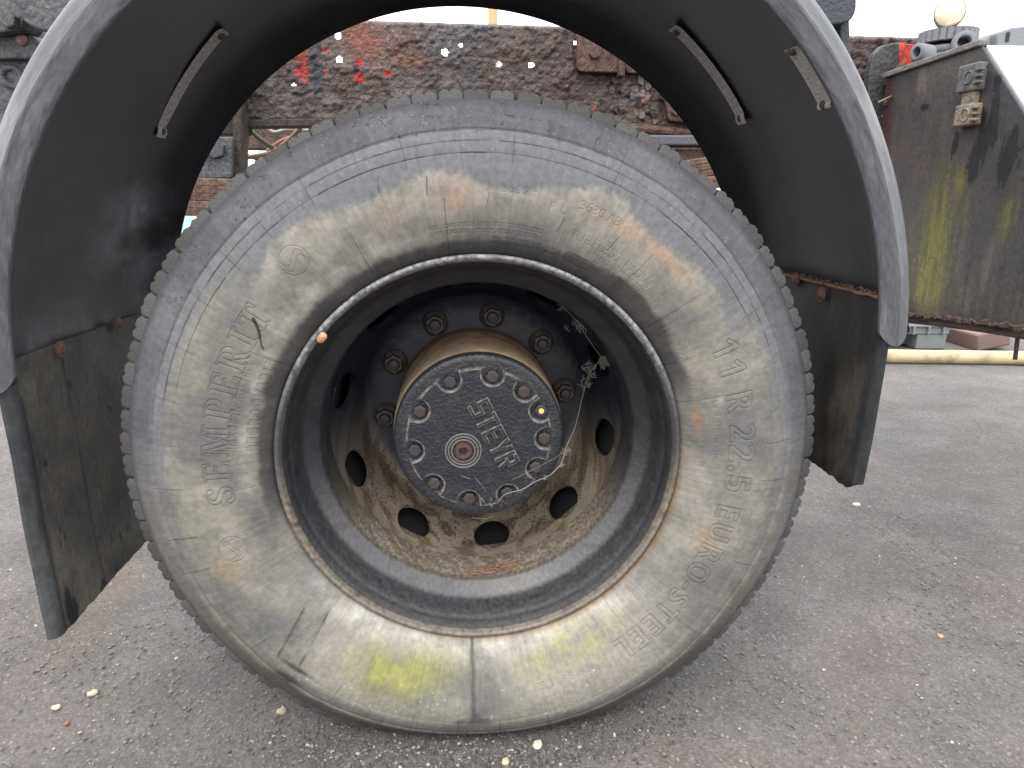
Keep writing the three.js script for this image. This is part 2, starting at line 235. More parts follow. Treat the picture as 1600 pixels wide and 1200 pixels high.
    mix3(o, [166, 136, 104], 0.4 * cl(gau(x, y, -0.372, -0.15, 0.02, 0.02) + gau(x, y, 0.34, -0.13, 0.02, 0.03)));
    const gn = cl(0.75 + 1.1 * n2 + 0.5 * n1);
    mix3(o, [166, 166, 96], 0.9 * cl(gau(x, y, -0.145, -0.335, 0.06, 0.034, -0.35) * gn * 1.15 + 0.45 * gau(x, y, -0.075, -0.335, 0.05, 0.03) * gn));
    mix3(o, [178, 177, 118], 0.7 * cl(gau(x, y, 0.15, -0.3, 0.062, 0.028, 0.5) * gn * 1.1 + 0.5 * gau(x, y, 0.09, -0.33, 0.05, 0.02, 0.3) * gn));
    // a dark run of water, a chafed patch and a smear
    const sx = x + 0.0185 + 0.0022 * noise(y * 45, 4) + 0.001 * n3; mix3(o, [84, 84, 82], (0.7 + 0.5 * noise(y * 60, 2)) * Math.exp(-((sx / (0.0036 + 0.0022 * noise(y * 70, 9) + 0.001 * n2)) ** 2)) * sm(-y, 0.29, 0.30) * (1 - sm(-y, 0.40, 0.43)));
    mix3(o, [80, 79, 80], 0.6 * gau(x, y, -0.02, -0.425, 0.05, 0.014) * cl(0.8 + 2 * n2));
    { const a = (x + 0.272) * 0.866 + (y + 0.262) * -0.5, b = (x + 0.272) * 0.5 + (y + 0.262) * 0.866; const ins = (1 - sm(Math.abs(a), 0.018, 0.021)) * (1 - sm(Math.abs(b), 0.048, 0.056)); mix3(o, [116, 115, 111], ins * cl(0.75 + 1.6 * n2) * (0.5 + 0.5 * noise(b * 420, a * 25) + 0.25 * n2)); mix3(o, [82, 82, 82], 0.8 * ins * Math.exp(-(((Math.abs(a) - 0.018) / 0.0022) ** 2)) * cl(0.5 + 2 * n2 + (b < 0 ? 0.5 : 0))); }
    mix3(o, [70, 70, 70], 0.85 * cl(gau(x, y, -0.305, -0.338, 0.010, 0.022, 1.05) * 1.4));
    mix3(o, [74, 74, 75], 0.8 * cl(gau(x, y, -0.285, -0.318, 0.004, 0.024, 0.95) * 1.4));
    { const l = 0.3 * o[0] + 0.55 * o[1] + 0.15 * o[2], w = Math.abs(o[0] - o[2]) > 45 ? 0.05 : 0.05; for (let q = 0; q < 3; q++) o[q] += (l - o[q]) * w; }
    const s = 1 + 0.11 * st + 0.10 * n3 + 0.11 * gr + 0.06 * n2;
    const q = s * (1 - 0.06 * ink[k]) * (1 - 0.62 * cut[k]);
    o[0] *= q; o[1] *= q; o[2] *= q; mix3(o, [226, 224, 218], fl[k] * 0.8);
  });
  const bump = tex(N, N, (u, v, o, i, j) => {
    const x = (u - 0.5) * TW, y = (v - 0.5) * TW, k = j * N + i; { const r2 = x * x + y * y; if (r2 < 0.073 || r2 > 0.27) { o[0] = o[1] = o[2] = 120; return; } }
    o[0] = o[1] = o[2] = 120 + 64 * ink[k] - 80 * cut[k] + 9 * fbm(x * 90, y * 90, 3) + 7 * (rnd() - 0.5) + 7 * fbm(x * 14, y * 14, 2);
  }, false);
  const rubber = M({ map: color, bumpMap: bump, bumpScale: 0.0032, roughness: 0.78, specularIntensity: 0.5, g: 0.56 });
  const prof = spline([[0.288, -0.03], [0.296, -0.010], [0.3015, -0.001], [0.309, 0.006], [0.325, 0.015], [0.345, 0.0225], [0.365, 0.0268], [0.385, 0.0288], [0.405, 0.0285], [0.42, 0.0262], [0.4285, 0.0242]], 5);
  prof.push([0.4292, 0.0236], [0.4302, 0.0244], [0.437, 0.0228], [0.4440, 0.0202], [0.4447, 0.0192], [0.4458, 0.0197], [0.4520, 0.0170], [0.4575, 0.0142], [0.4582, 0.0129], [0.4596, 0.0137], ...spline([[0.4615, 0.0146], [0.472, 0.0105], [0.482, 0.0055], [0.490, 0.0008], [0.4955, -0.0035]], 3), [0.4975, -0.0065], [0.4985, -0.011], [0.4995, -0.02], [0.503, -0.055], [0.511, -0.058], [0.516, -0.066], [0.521, -0.105], [0.516, -0.145], [0.508, -0.16], [0.499, -0.2], [0.47, -0.232], [0.4, -0.24], [0.33, -0.22], [0.288, -0.19]);
  const g = revolve(prof, 480); const P = g.attributes.position;
  for (let i = 0; i < P.count; i++) { const x = P.getX(i), y = P.getY(i), z = P.getZ(i), r = Math.hypot(x, y), t = Math.atan2(y, x); const k = 1 + 0.0016 * noise(t * 40, r * 60) * sm(r, 0.47, 0.5) + 0.0010 * noise(t * 9, 4) * sm(r, 0.4, 0.45); P.setXYZ(i, x * k, y * k, z + 0.0012 * noise(t * 12, r * 20)); }
  for (let i = 0, U = g.attributes.uv; i < P.count; i++) U.setXY(i, P.getX(i) / TW + 0.5, P.getY(i) / TW + 0.5);
  warp(g);
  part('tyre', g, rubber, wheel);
  // ---- shoulder lugs of the tread, worn and nibbled
  const lugTex = tex(256, 256, (u, v, o) => { const n = fbm(u * 14, v * 14, 4); const g0 = 122 + 20 * n + 10 * (rnd() - 0.5); o[0] = g0; o[1] = g0 * 0.985; o[2] = g0 * 0.99; });
  const lugB = tex(256, 256, (u, v, o) => { o[0] = o[1] = o[2] = 128 + 70 * fbm(u * 12, v * 12, 3); }, false);
  const lugM = M({ map: lugTex, bumpMap: lugB, bumpScale: 0.0012, roughness: 0.85, specularIntensity: 0.4, g: 0.42 });
  const lugM2 = lugM.clone(); lugM2.color.setRGB(0.33, 0.325, 0.32);
  const NL = 92, variants = [];
  for (let k = 0; k < 7; k++) {                               // outline in the wheel's plane: tangential x, radial y
    const hw = 0.0164 + rr(-0.0009, 0.0006), pts = [], n = 16, nk = rr(-0.12, 0.12), nd = rr(0.10, 0.26);
    pts.push([-hw, 0.485]); for (let i = 0; i <= n; i++) { const q = -1 + 2 * i / n, e = 1 - Math.pow(Math.abs(q), 6) * 0.42 - nd * Math.exp(-(((q - nk) / 0.13) ** 2)); pts.push([q * hw, 0.499 + (0.0196 + rr(-0.0011, 0.0009)) * e]); } pts.push([hw, 0.485]);
    const lg = extr(poly(pts), 0.046, 0.0016, 2); lg.translate(0, 0, -0.056); const Q = lg.attributes.position;
    for (let i = 0; i < Q.count; i++) { const z = Q.getZ(i), y = Q.getY(i); if (y > 0.498) Q.setY(i, y - (y - 0.498) * 0.24 * sm(z, -0.05, -0.012)); if (z > -0.03) Q.setZ(i, z - (y - 0.497) * 0.25); Q.setX(i, Q.getX(i) + 0.0009 * noise(y * 300, k * 9 + z * 200)); }
    lg.computeVertexNormals(); const uv = lg.attributes.uv; for (let i = 0; i < uv.count; i++) uv.setXY(i, uv.getX(i) * 20, uv.getY(i) * 20);
    variants.push(toCreasedNormals(lg, 0.7));
  }
  for (let i = 0; i < NL; i++) {
    const t = i / NL * Math.PI * 2 + rr(-0.003, 0.003), y = Math.sin(t) * 0.515, low = y < -0.40;
    let geo = variants[Math.floor(rnd() * variants.length)];
    if (low) { geo = geo.clone(); geo.rotateZ(t - Math.PI / 2); warp(geo); geo = toCreasedNormals(geo, 0.7); }
    const shift = -0.0034 * sm(Math.sin(t), 0.55, 0.9) + rr(-0.0012, 0.0010);
    const m = put('tread_block', geo, rnd() < (Math.cos(t) < 0.3 ? 0.7 : 0.25) ? lugM2 : lugM, wheel); if (!low) { m.rotation.z = t - Math.PI / 2; m.position.set(shift * Math.cos(t), shift * Math.sin(t), 0); }
  }
}

// ---------------- rim
{
  const PI2 = Math.PI * 2;
  const rimProf = [[0.2900, -0.016], [0.2972, -0.007], [0.2985, -0.001], [0.2972, 0.0025], [0.2945, 0.0035], [0.2915, 0.0022], [0.2895, -0.002], [0.2868, -0.008], [0.2845, -0.0135], [0.2832, -0.019], [0.2836, -0.023], [0.2826, -0.027], [0.2795, -0.033], [0.2765, -0.045], [0.274, -0.057], [0.2722, -0.0635], [0.2695, -0.068], [0.2655, -0.0725], [0.2535, -0.0855], [0.2500, -0.0895], [0.2482, -0.095], [0.248, -0.11], [0.248, -0.21]];
  let L = [0]; for (let i = 1; i < rimProf.length; i++) L.push(L[i - 1] + Math.hypot(rimProf[i][0] - rimProf[i - 1][0], rimProf[i][1] - rimProf[i - 1][1])); const T = L.at(-1), vAt = (i) => L[i] / T;
  const vTip0 = vAt(1), vTip1 = vAt(7), vWell = vAt(19);
  const map = tex(2048, 512, (u, v, o, i, j) => {
    const th = u * 360, w = th > 200 ? th - 360 : th, a = u * PI2, up = Math.sin(a), x = Math.cos(a) * 14, y = Math.sin(a) * 14;
    const n = fbm(x + v * 9, y - v * 7, 4), n2 = ring2(u, v, 26, 3);
    o[0] = 50; o[1] = 51; o[2] = 57;
    mix3(o, [66, 66, 70], cl(0.5 + n));
    if (v < vTip1) { const tip = 1 - sm(v, vTip1 - 0.02, vTip1); mix3(o, [192, 192, 192], tip * sm(up, 0.05, 0.65) * 0.92 * cl(0.85 + 0.6 * n2)); mix3(o, [128, 127, 126], tip * 0.5 * (1 - sm(up, 0.05, 0.65)) * sm(up, -0.4, 0)); mix3(o, [186, 168, 138], tip * sm(-up, -0.1, 0.3) * 0.85 * cl(0.85 + 0.5 * n2)); mix3(o, [70, 56, 44], 0.8 * (1 - sm(v, vTip0 * 0.8, vTip0 * 1.2))); }  // lip top paler: bare worn metal plus sky light painted in
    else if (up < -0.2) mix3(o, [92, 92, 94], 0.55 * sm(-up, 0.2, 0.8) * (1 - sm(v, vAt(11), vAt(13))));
    // grit and dust lying in the lower half
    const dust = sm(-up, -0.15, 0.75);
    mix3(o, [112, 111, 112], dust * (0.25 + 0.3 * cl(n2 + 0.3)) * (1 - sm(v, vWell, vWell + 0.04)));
    mix3(o, [122, 122, 124], dust * 0.62 * sm(v, vAt(15), vAt(17)) * (1 - sm(v, vAt(18), vAt(20))));  // slope band lightened: its sky brightness painted in over the grit
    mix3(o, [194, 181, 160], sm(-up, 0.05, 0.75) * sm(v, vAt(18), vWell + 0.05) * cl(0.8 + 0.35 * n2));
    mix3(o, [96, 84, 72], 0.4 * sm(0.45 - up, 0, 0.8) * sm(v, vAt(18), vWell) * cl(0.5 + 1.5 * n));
    mix3(o, [78, 64, 58], 0.4 * cl(fbm(x * 0.7 + 4, y * 0.7 + v * 6, 3) * 2.2 - 0.35) * (1 - sm(v, vWell, vWell + 0.1)));
    const q = 1 + 0.16 * (rnd() - 0.5) + 0.12 * n2; o[0] *= q; o[1] *= q; o[2] *= q;
    if (rnd() < 0.006 * (0.4 + dust)) mix3(o, [190, 188, 182], rr(0.2, 0.8));
  });
  const bump = tex(1024, 256, (u, v, o) => { const a = u * PI2, x = Math.cos(a) * 30, y = Math.sin(a) * 30; o[0] = o[1] = o[2] = 128 + 80 * ring2(u, v, 30, 3) + 26 * (rnd() - 0.5); }, false);
  const steel = M({ map, bumpMap: bump, bumpScale: 0.0006, roughness: 0.42, specularIntensity: 0.9, g: 0.5 });
  const sp = [rimProf[0], ...spline(rimProf.slice(1), 3)];
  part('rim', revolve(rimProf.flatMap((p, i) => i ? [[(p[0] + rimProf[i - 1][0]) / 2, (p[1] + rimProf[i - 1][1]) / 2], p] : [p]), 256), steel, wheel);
  // ---- disc with ten hand holes
  const R = 0.2478, dp = spline([[R, -0.165], [0.2465, -0.182], [0.242, -0.20], [0.229, -0.235], [0.217, -0.265], [0.2095, -0.284], [0.203, -0.293], [0.194, -0.297]], 4);
  const closed = [...dp, [0.17, -0.297], [0.12, -0.297], [0.12, -0.309], [0.196, -0.309], [0.212, -0.300], [0.2245, -0.272], [0.2385, -0.237], [0.2478, -0.21], [R, -0.165]];
  const body = new Brush(mergeVertices(revolve(closed, 128).deleteAttribute('normal').deleteAttribute('uv'), 1e-5)); body.geometry.computeVertexNormals(); body.geometry.setAttribute('uv', new THREE.Float32BufferAttribute(new Float32Array(body.geometry.attributes.position.count * 2), 2)); body.updateMatrixWorld();
  const ev = new Evaluator(); ev.useGroups = false; let acc = body;
  for (let k = 0; k < 10; k++) {
    const t = (-84 + 36 * k) * D2R, cg = new THREE.CylinderGeometry(1, 1, 0.09, 40); cg.scale(0.0335, 1, 0.0385);
    const b = new Brush(cg), nrm = new THREE.Vector3(-0.9 * Math.cos(t), -0.9 * Math.sin(t), 0.44).normalize();
    const tang = new THREE.Vector3(-Math.sin(t), Math.cos(t), 0), third = new THREE.Vector3().crossVectors(tang, nrm);
    b.matrixAutoUpdate = false; b.matrix.makeBasis(tang, nrm, third); b.matrix.setPosition(0.2335 * Math.cos(t), 0.2335 * Math.sin(t), -0.221); b.matrixWorld.copy(b.matrix); b.updateMatrixWorld = () => {};
    acc = ev.evaluate(acc, b, SUBTRACTION);
  }
  let dg = acc.geometry.clone(); { const P = dg.attributes.position, U = dg.attributes.uv; }
  dg = toCreasedNormals(dg, 0.5);
  { const P = dg.attributes.position, U = dg.attributes.uv; for (let i = 0; i < P.count; i += 3) { const a = [0, 1, 2].map((k) => ((Math.atan2(P.getY(i + k), P.getX(i + k)) / (2 * Math.PI)) + 1) % 1), hi = Math.max(...a); for (let k = 0; k < 3; k++) U.setXY(i + k, hi - a[k] > 0.5 ? a[k] + 1 : a[k], (P.getZ(i + k) + 0.31 + Math.hypot(P.getX(i + k), P.getY(i + k)) - 0.12) / 0.28); } }
  const dmap = tex(2048, 512, (u, v, o) => {                     // v: from the hub bore outwards along the dish
    const s0 = v * 0.28, r = s0 < 0.095 ? s0 + 0.107 : 0.202 + (s0 - 0.095) * 0.26, up = Math.sin(u * 6.28319), n = fbm(Math.cos(u * 6.28319) * 6 + 3, Math.sin(u * 6.28319) * 6 + v * 7, 4), n2 = ring2(u, v, 50, 3);
    o[0] = 36; o[1] = 42; o[2] = 56; mix3(o, [48, 54, 68], cl(0.4 + n) * 0.7);
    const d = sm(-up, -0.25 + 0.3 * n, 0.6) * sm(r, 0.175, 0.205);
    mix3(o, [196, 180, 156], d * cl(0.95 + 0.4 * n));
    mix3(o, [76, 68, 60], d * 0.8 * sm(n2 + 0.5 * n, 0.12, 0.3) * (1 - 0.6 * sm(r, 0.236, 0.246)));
    mix3(o, [96, 84, 70], 0.6 * sm(0.2 - up, 0, 0.5) * sm(r, 0.19, 0.21) * cl(0.4 + 2 * n));
    mix3(o, [78, 62, 52], 0.6 * cl(gauss(r, 0.1675, 0.03) * (n * 2 + 0.1)));
    const q = 1 + 0.2 * (rnd() - 0.5) + 0.1 * n2; o[0] *= q; o[1] *= q; o[2] *= q; if (rnd() < 0.002) mix3(o, [170, 168, 160], 0.6);
  });
  const dbump = tex(512, 512, (u, v, o) => { o[0] = o[1] = o[2] = 128 + 75 * ring2(u, v, 50, 3) + 30 * (rnd() - 0.5); }, false);
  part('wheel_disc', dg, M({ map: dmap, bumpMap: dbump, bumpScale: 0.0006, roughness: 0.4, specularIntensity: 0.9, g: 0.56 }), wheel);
  // ---- brake drum seen through the holes
  const drum = revolve([[0.05, -0.318], [0.15, -0.318], [0.19, -0.33], [0.205, -0.34], [0.21, -0.37], [0.2085, -0.39], [0.214, -0.40], [0.214, -0.55]], 96);
  part('brake_drum', drum, M({ color: 0x1b1c20, roughness: 0.5 }), wheel);
  part('hole_backing', revolve([[0.10, -0.352], [0.2, -0.35], [0.240, -0.345], [0.2472, -0.33], [0.2474, -0.205]], 96), M({ color: 0x1a1b1f, roughness: 0.7 }), wheel);  // added dark backing that keeps light out of the hand holes
}
function gauss(r, c, s) { return Math.exp(-(((r - c) / s) ** 2)); }

// ---------------- hub, cap, nuts and bolts
const rustTex = tex(512, 512, (u, v, o) => { const n = fbm(u * 9, v * 9, 5), m = fbm(u * 40, v * 40, 3); o[0] = 76; o[1] = 67; o[2] = 62; mix3(o, [98, 78, 66], cl(n * 1.6)); mix3(o, [52, 48, 48], cl(-n * 1.8)); const q = 1 + 0.4 * m + 0.2 * (rnd() - 0.5); o[0] *= q; o[1] *= q; o[2] *= q; });
const greyTex = tex(512, 512, (u, v, o) => { const n = fbm(u * 9, v * 9, 5), m = fbm(u * 40, v * 40, 3); o[0] = 72; o[1] = 72; o[2] = 73; mix3(o, [84, 80, 76], cl(n * 1.6)); mix3(o, [54, 54, 57], cl(-n * 1.8)); const q = 1 + 0.3 * m + 0.15 * (rnd() - 0.5); o[0] *= q; o[1] *= q; o[2] *= q; });
const rustB = tex(512, 512, (u, v, o) => { o[0] = o[1] = o[2] = 128 + 120 * fbm(u * 30, v * 30, 5); }, false);
const nutM = M({ map: rustTex, bumpMap: rustB, bumpScale: 0.0006, roughness: 0.6, g: 0.8 });
const studM = M({ color: 0x3a3a3e, roughness: 0.5, metalness: 0.3, bumpMap: rustB, bumpScale: 0.0004 });
{
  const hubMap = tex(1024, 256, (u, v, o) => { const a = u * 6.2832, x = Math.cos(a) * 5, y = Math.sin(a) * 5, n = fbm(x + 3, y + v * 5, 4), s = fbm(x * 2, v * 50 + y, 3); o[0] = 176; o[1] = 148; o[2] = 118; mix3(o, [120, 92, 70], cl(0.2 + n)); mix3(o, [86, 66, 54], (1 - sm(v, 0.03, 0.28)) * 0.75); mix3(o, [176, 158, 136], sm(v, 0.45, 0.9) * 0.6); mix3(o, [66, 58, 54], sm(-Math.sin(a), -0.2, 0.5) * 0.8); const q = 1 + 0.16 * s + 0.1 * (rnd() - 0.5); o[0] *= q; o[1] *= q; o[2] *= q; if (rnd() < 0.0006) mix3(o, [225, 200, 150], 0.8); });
  part('hub', revolve([[0.1425, -0.2965], [0.1422, -0.29], [0.1405, -0.286], [0.1402, -0.2], [0.139, -0.13], [0.1355, -0.124], [0.1345, -0.118]], 128), M({ map: hubMap, bumpMap: rustB, bumpScale: 0.0004, roughness: 0.7, g: 0.95 }), wheel);
  // cap
  const cmap = tex(1024, 1024, (u, v, o) => { const x = (u - 0.5) * 0.28, y = (v - 0.5) * 0.28, r = Math.hypot(x, y), n = fbm(x * 40, y * 40, 4), m = fbm(x * 160, y * 160, 3); o[0] = 52; o[1] = 55; o[2] = 63; mix3(o, [70, 72, 78], cl(n)); mix3(o, [92, 90, 90], 0.75 * gauss(r, 0.1195, 0.004) * cl(0.6 + n)); mix3(o, [96, 93, 90], 0.5 * gauss(r, 0.1365, 0.0025)); { const er = 0.0168; let near = Math.abs(r - 0.1155); for (const b of [115.1, 78, 47, 24.4, -1.1, -29.6, -65, -99.8, -134.9, -170.7, 152.7]) { const a = b * D2R, d = Math.hypot(x - 0.108 * Math.cos(a), y - 0.108 * Math.sin(a)); if (d < er) near = Math.max(near, er - d) + 0.001; else near = Math.min(near, d - er); } if (r > 0.1175) near = 1; mix3(o, [150, 148, 144], 0.85 * Math.exp(-((near / 0.0026) ** 2)) * cl(0.75 + 1.2 * n)); } mix3(o, [82, 64, 60], 0.6 * cl(n * 1.8 - 0.3)); mix3(o, [100, 96, 92], 0.35 * sm(-y, 0.06, 0.12) * cl(0.5 + m * 2)); const q = 1 + 0.14 * m + 0.12 * (rnd() - 0.5); o[0] *= q; o[1] *= q; o[2] *= q; if (rnd() < 0.005) mix3(o, [190, 186, 180], rr(0.2, 0.7)); });
  const cb = tex(1024, 1024, (u, v, o) => { const n = fbm(u * 46, v * 46, 3), m = fbm(u * 120, v * 120, 3); o[0] = o[1] = o[2] = 118 + 70 * sm(n, -0.15, 0.25) + 40 * m; }, false);
  const capM = M({ map: cmap, bumpMap: cb, bumpScale: 0.0011, roughness: 0.32, specularIntensity: 1, g: 0.46 });
  const dustGlintM = M({ map: tex(256, 256, (u, v, o) => { const n = fbm(u * 30, v * 30, 4); const g = 116 + 60 * n + 30 * (rnd() - 0.5); o[0] = g * 1.02; o[1] = g; o[2] = g * 0.97; }), roughness: 0.85, g: 0.62 });  // pale edges: dusty grey with their sky highlights put into the colour
  const planar = (g, s) => { const P = g.attributes.position, U = g.attributes.uv; for (let i = 0; i < P.count; i++) U.setXY(i, P.getX(i) / s + 0.5, P.getY(i) / s + 0.5); return g; };
  const bolts = [115.1, 78, 47, 24.4, -1.1, -29.6, -65, -99.8, -134.9, -170.7, 152.7];
  const edgeR = (t) => { let r = 0.1168; for (const b of bolts) { const a = b * D2R, cx = 0.108 * Math.cos(a), cy = 0.108 * Math.sin(a), rad = 0.0172, p = cx * Math.cos(t) + cy * Math.sin(t), d2 = 0.108 ** 2 - p * p; if (p > 0 && d2 < rad * rad) r = Math.min(r, p - Math.sqrt(rad * rad - d2)); } return r; };
  const cap = part('hub_cap', planar(revolve([[0.130, -0.124], [0.1340, -0.1235], [0.1362, -0.121], [0.1368, -0.116], [0.1366, -0.104], [0.1352, -0.1005], [0.132, -0.0985], [0.126, -0.0978], [0.118, -0.0978], [0.10, -0.0982], [0.05, -0.0985], [0.0, -0.0985]], 128), 0.28), capM, wheel);
  const outline = []; for (let i = 0; i < 1080; i++) { const t = i / 1080 * Math.PI * 2, r = edgeR(t); outline.push([r * Math.cos(t), r * Math.sin(t)]); }
  const raised = extr(poly(outline), 0.0062, 0.0032, 4); raised.translate(0, 0, -0.0980); planar(raised, 0.28);
  part('cap_plate', raised, [capM, dustGlintM], wheel);
  const boltDark = M({ map: rustTex, bumpMap: rustB, bumpScale: 0.0006, roughness: 0.5, g: 0.5 });
  // nuts of the cap, one of them with a pale paint mark
  const hex = (rad, h, bev) => { const g = extr(poly([...Array(6).keys()].map((k) => [rad * Math.cos(k * Math.PI / 3), rad * Math.sin(k * Math.PI / 3)])), h, bev, 2); return g; };
  const bg = mergeGeometries([hex(0.0104, 0.0065, 0.0016), extr(new THREE.Shape().absarc(0, 0, 0.0132, 0, 7), 0.0012, 0.0004).translate(0, 0, -0.0008)]);
  bolts.forEach((b, i) => { const rad = i === 3 ? 0.1085 : 0.1045, m = part('cap_bolt', bg, i % 3 ? boltDark : studM, wheel); m.position.set(rad * Math.cos(b * D2R), rad * Math.sin(b * D2R), -0.0968); m.rotation.z = rr(0, 1); if (i === 3) { tag(m, 'hub cap bolt with a pale yellow paint dot'); const dot = new THREE.CylinderGeometry(0.0042, 0.0044, 0.0014, 20); dot.rotateX(Math.PI / 2); const d = part('paint_mark', dot, M({ color: 0xd8b878, roughness: 0.6 }), wheel); d.position.set(m.position.x, m.position.y, -0.0884); } });
  // plug with its ribbed collar
  const ring = (r, w) => revolve([[r - w, -0.0902], [r - w * 0.7, -0.0872], [r, -0.0864], [r + w * 0.7, -0.0872], [r + w, -0.0902]], 64);
  const plugG = mergeGeometries([revolve([[0.0142, -0.09], [0.0138, -0.0845], [0.0122, -0.083], [0.0078, -0.083], [0.0068, -0.0845], [0.0062, -0.0895], [0, -0.0895]], 48)]);
  const plug = part('drain_plug', plugG, M({ map: rustTex, bumpMap: rustB, bumpScale: 0.0008, roughness: 0.7, color: new THREE.Color().setRGB(0.95, 0.62, 0.58) }), wheel); plug.position.set(-0.0258, -0.0188, 0);
  const pr = part('plug_collar', mergeGeometries([ring(0.0282, 0.0018), ring(0.0235, 0.0018), ring(0.0185, 0.0018)]), dustGlintM, wheel); pr.position.set(-0.0258, -0.0188, 0);
  // cast lettering: S T E Y R in block strokes; x along the word, y towards the letters' tops
  const h = 0.0365, w = 0.0225, s = 0.0066, box = (x0, y0, x1, y1) => poly([[x0, y0], [x1, y0], [x1, y1], [x0, y1]]);
  const letters = [
    [poly([[0, 0], [w, 0], [w, h * 0.58], [s, h * 0.58], [s, h - s], [w, h - s], [w, h], [0, h], [0, h * 0.42], [w - s, h * 0.42], [w - s, s], [0, s]])],
    [box(0, h - s, w, h), box(w / 2 - s / 2, 0, w / 2 + s / 2, h - s)],
    [poly([[0, 0], [w, 0], [w, s], [s, s], [s, h * 0.42], [w * 0.85, h * 0.42], [w * 0.85, h * 0.58], [s, h * 0.58], [s, h - s], [w, h - s], [w, h], [0, h]])],
    [poly([[w / 2 - s / 2, 0], [w / 2 + s / 2, 0], [w / 2 + s / 2, h * 0.42], [w, h], [w - s * 1.1, h], [w / 2, h * 0.56], [s * 1.1, h], [0, h], [w / 2 - s / 2, h * 0.42]])],
    [box(0, 0, s, h), poly([[s, h], [w, h], [w, h * 0.42], [w * 0.72, h * 0.42], [w, 0], [w - s * 1.2, 0], [w * 0.45, h * 0.42], [s, h * 0.42], [s, h * 0.57], [w - s, h * 0.57], [w - s, h - s], [s, h - s]])],
  ];
  letters.forEach((shapes, i) => {
    const gs = shapes.map((q) => extr(q, 0.0034, 0.0013, 2)), g = mergeGeometries(gs); { let o = 0; for (const e of gs) { for (const r of e.groups) g.addGroup(o + r.start, r.count, r.materialIndex); o += e.attributes.position.count; } } planar(g, 0.28);
    const m = part('cast_letter', g, [capM, dustGlintM], wheel); m.rotation.z = -64.5 * D2R; const o = new THREE.Vector2(0.0137, 0.0709), dx = Math.cos(-64.5 * D2R), dy = Math.sin(-64.5 * D2R);
    m.position.set(o.x + dx * (0.0005 + i * 0.0244) + dy * h, o.y + dy * (0.0005 + i * 0.0244) - dx * h, -0.0886);
  });
  // wheel nuts
  const nutG = mergeGeometries([revolve([[0.0226, -0.2972], [0.0230, -0.2935], [0.0222, -0.2895], [0.0190, -0.2845], [0.0160, -0.2825]], 40), hex(0.0172, 0.014, 0.0018).deleteAttribute('uv').translate(0, 0, -0.2865)].map((g) => { g = g.index ? g.toNonIndexed() : g; g.setAttribute('uv', new THREE.Float32BufferAttribute([...Array(g.attributes.position.count)].flatMap((_, i) => [g.attributes.position.getX(i) * 14, g.attributes.position.getY(i) * 14 + g.attributes.position.getZ(i) * 14]), 2)); return g; }));
  const studG = revolve([[0.0112, -0.271], [0.0110, -0.2695], [0.0098, -0.2690], [0.0096, -0.2655], [0.0086, -0.2635], [0, -0.2632]], 24);
  for (let k = 0; k < 10; k++) {
    const t = (6.9 + 36 * k) * D2R, n = part('wheel_nut', nutG, nutM, wheel); n.position.set(0.1675 * Math.cos(t), 0.1675 * Math.sin(t), 0); n.rotation.z = rr(0, 1);
    const q = part('stud_end', studG, studM, wheel); q.position.copy(n.position);
  }
}

// ---------------- mudguard and flaps
const plasN = (f) => tex(1024, 1024, f);
const FC = [-0.012, 0.150];                                    // centre of the mudguard's arc, from the wheel centre
const plasticMap = plasN((u, v, o) => { const n = fbm(u * 6, v * 10, 4), m = fbm(u * 40, v * 60, 3); o[0] = 60; o[1] = 60; o[2] = 64; mix3(o, [74, 72, 72], cl(n)); mix3(o, [48, 48, 52], cl(-n)); const sc = sm(noise(u * 5 + 0.4 * noise(u * 9, v * 9), v * 260), 0.34, 0.5) * sm(n, -0.1, 0.4); mix3(o, [112, 111, 110], 0.35 * sc); mix3(o, [104, 100, 96], 0.5 * sm(fbm(u * 3 + 7, v * 6, 4), 0.25, 0.6)); const q = 1 + 0.2 * m + 0.08 * (rnd() - 0.5); o[0] *= q; o[1] *= q; o[2] *= q; if (rnd() < 0.0006) mix3(o, [160, 158, 155], 0.8); });
const plasticB = tex(512, 512, (u, v, o) => { o[0] = o[1] = o[2] = 128 + 60 * fbm(u * 40, v * 40, 4) + 20 * fbm(u * 8, v * 8, 2); }, false);
const plastic = M({ map: plasticMap, bumpMap: plasticB, bumpScale: 0.0004, roughness: 0.42, specularIntensity: 0.9, vertexColors: true, g: 0.6 });
function shell(sec, p0, p1, n, colorFn, endFn) {                // sweeps the closed section [R, z] along the arc
  const m = sec.length, pos = [], uv = [], col = [], idx = [];
  for (let j = 0; j <= n; j++) { const q = j / n; for (let i = 0; i < m; i++) { const [R, z] = sec[i], ph = endFn ? endFn(q, i, p0 + (p1 - p0) * q) : p0 + (p1 - p0) * q, a = ph * D2R, wob = (1 + 0.004 * noise(a * 3, z * 4)) * (1 - 0.032 * (1 - sm(ph, 0, 75)) * sm(z, -0.36, -0.02)); pos.push(FC[0] + R * wob * Math.cos(a), FC[1] + R * wob * Math.sin(a), z); uv.push(q * 3, i / m); col.push(...colorFn(ph, R, z, i)); } }
  for (let j = 0; j < n; j++) for (let i = 0; i < m; i++) { const a = j * m + i, b = j * m + (i + 1) % m; idx.push(a, b, a + m, b, b + m, a + m); }
  for (const e of [0, n * m]) { const cps = []; for (let i = 0; i < m; i++) cps.push(new THREE.Vector2(sec[i][0], sec[i][1])); for (const f of THREE.ShapeUtils.triangulateShape(cps, [])) idx.push(e + f[0], e + f[1], e + f[2]); }
  const g = new THREE.BufferGeometry(); g.setAttribute('position', new THREE.Float32BufferAttribute(pos, 3)); g.setAttribute('uv', new THREE.Float32BufferAttribute(uv, 2)); g.setAttribute('color', new THREE.Float32BufferAttribute(col, 3)); g.setIndex(idx); return toCreasedNormals(g, 0.9);
}
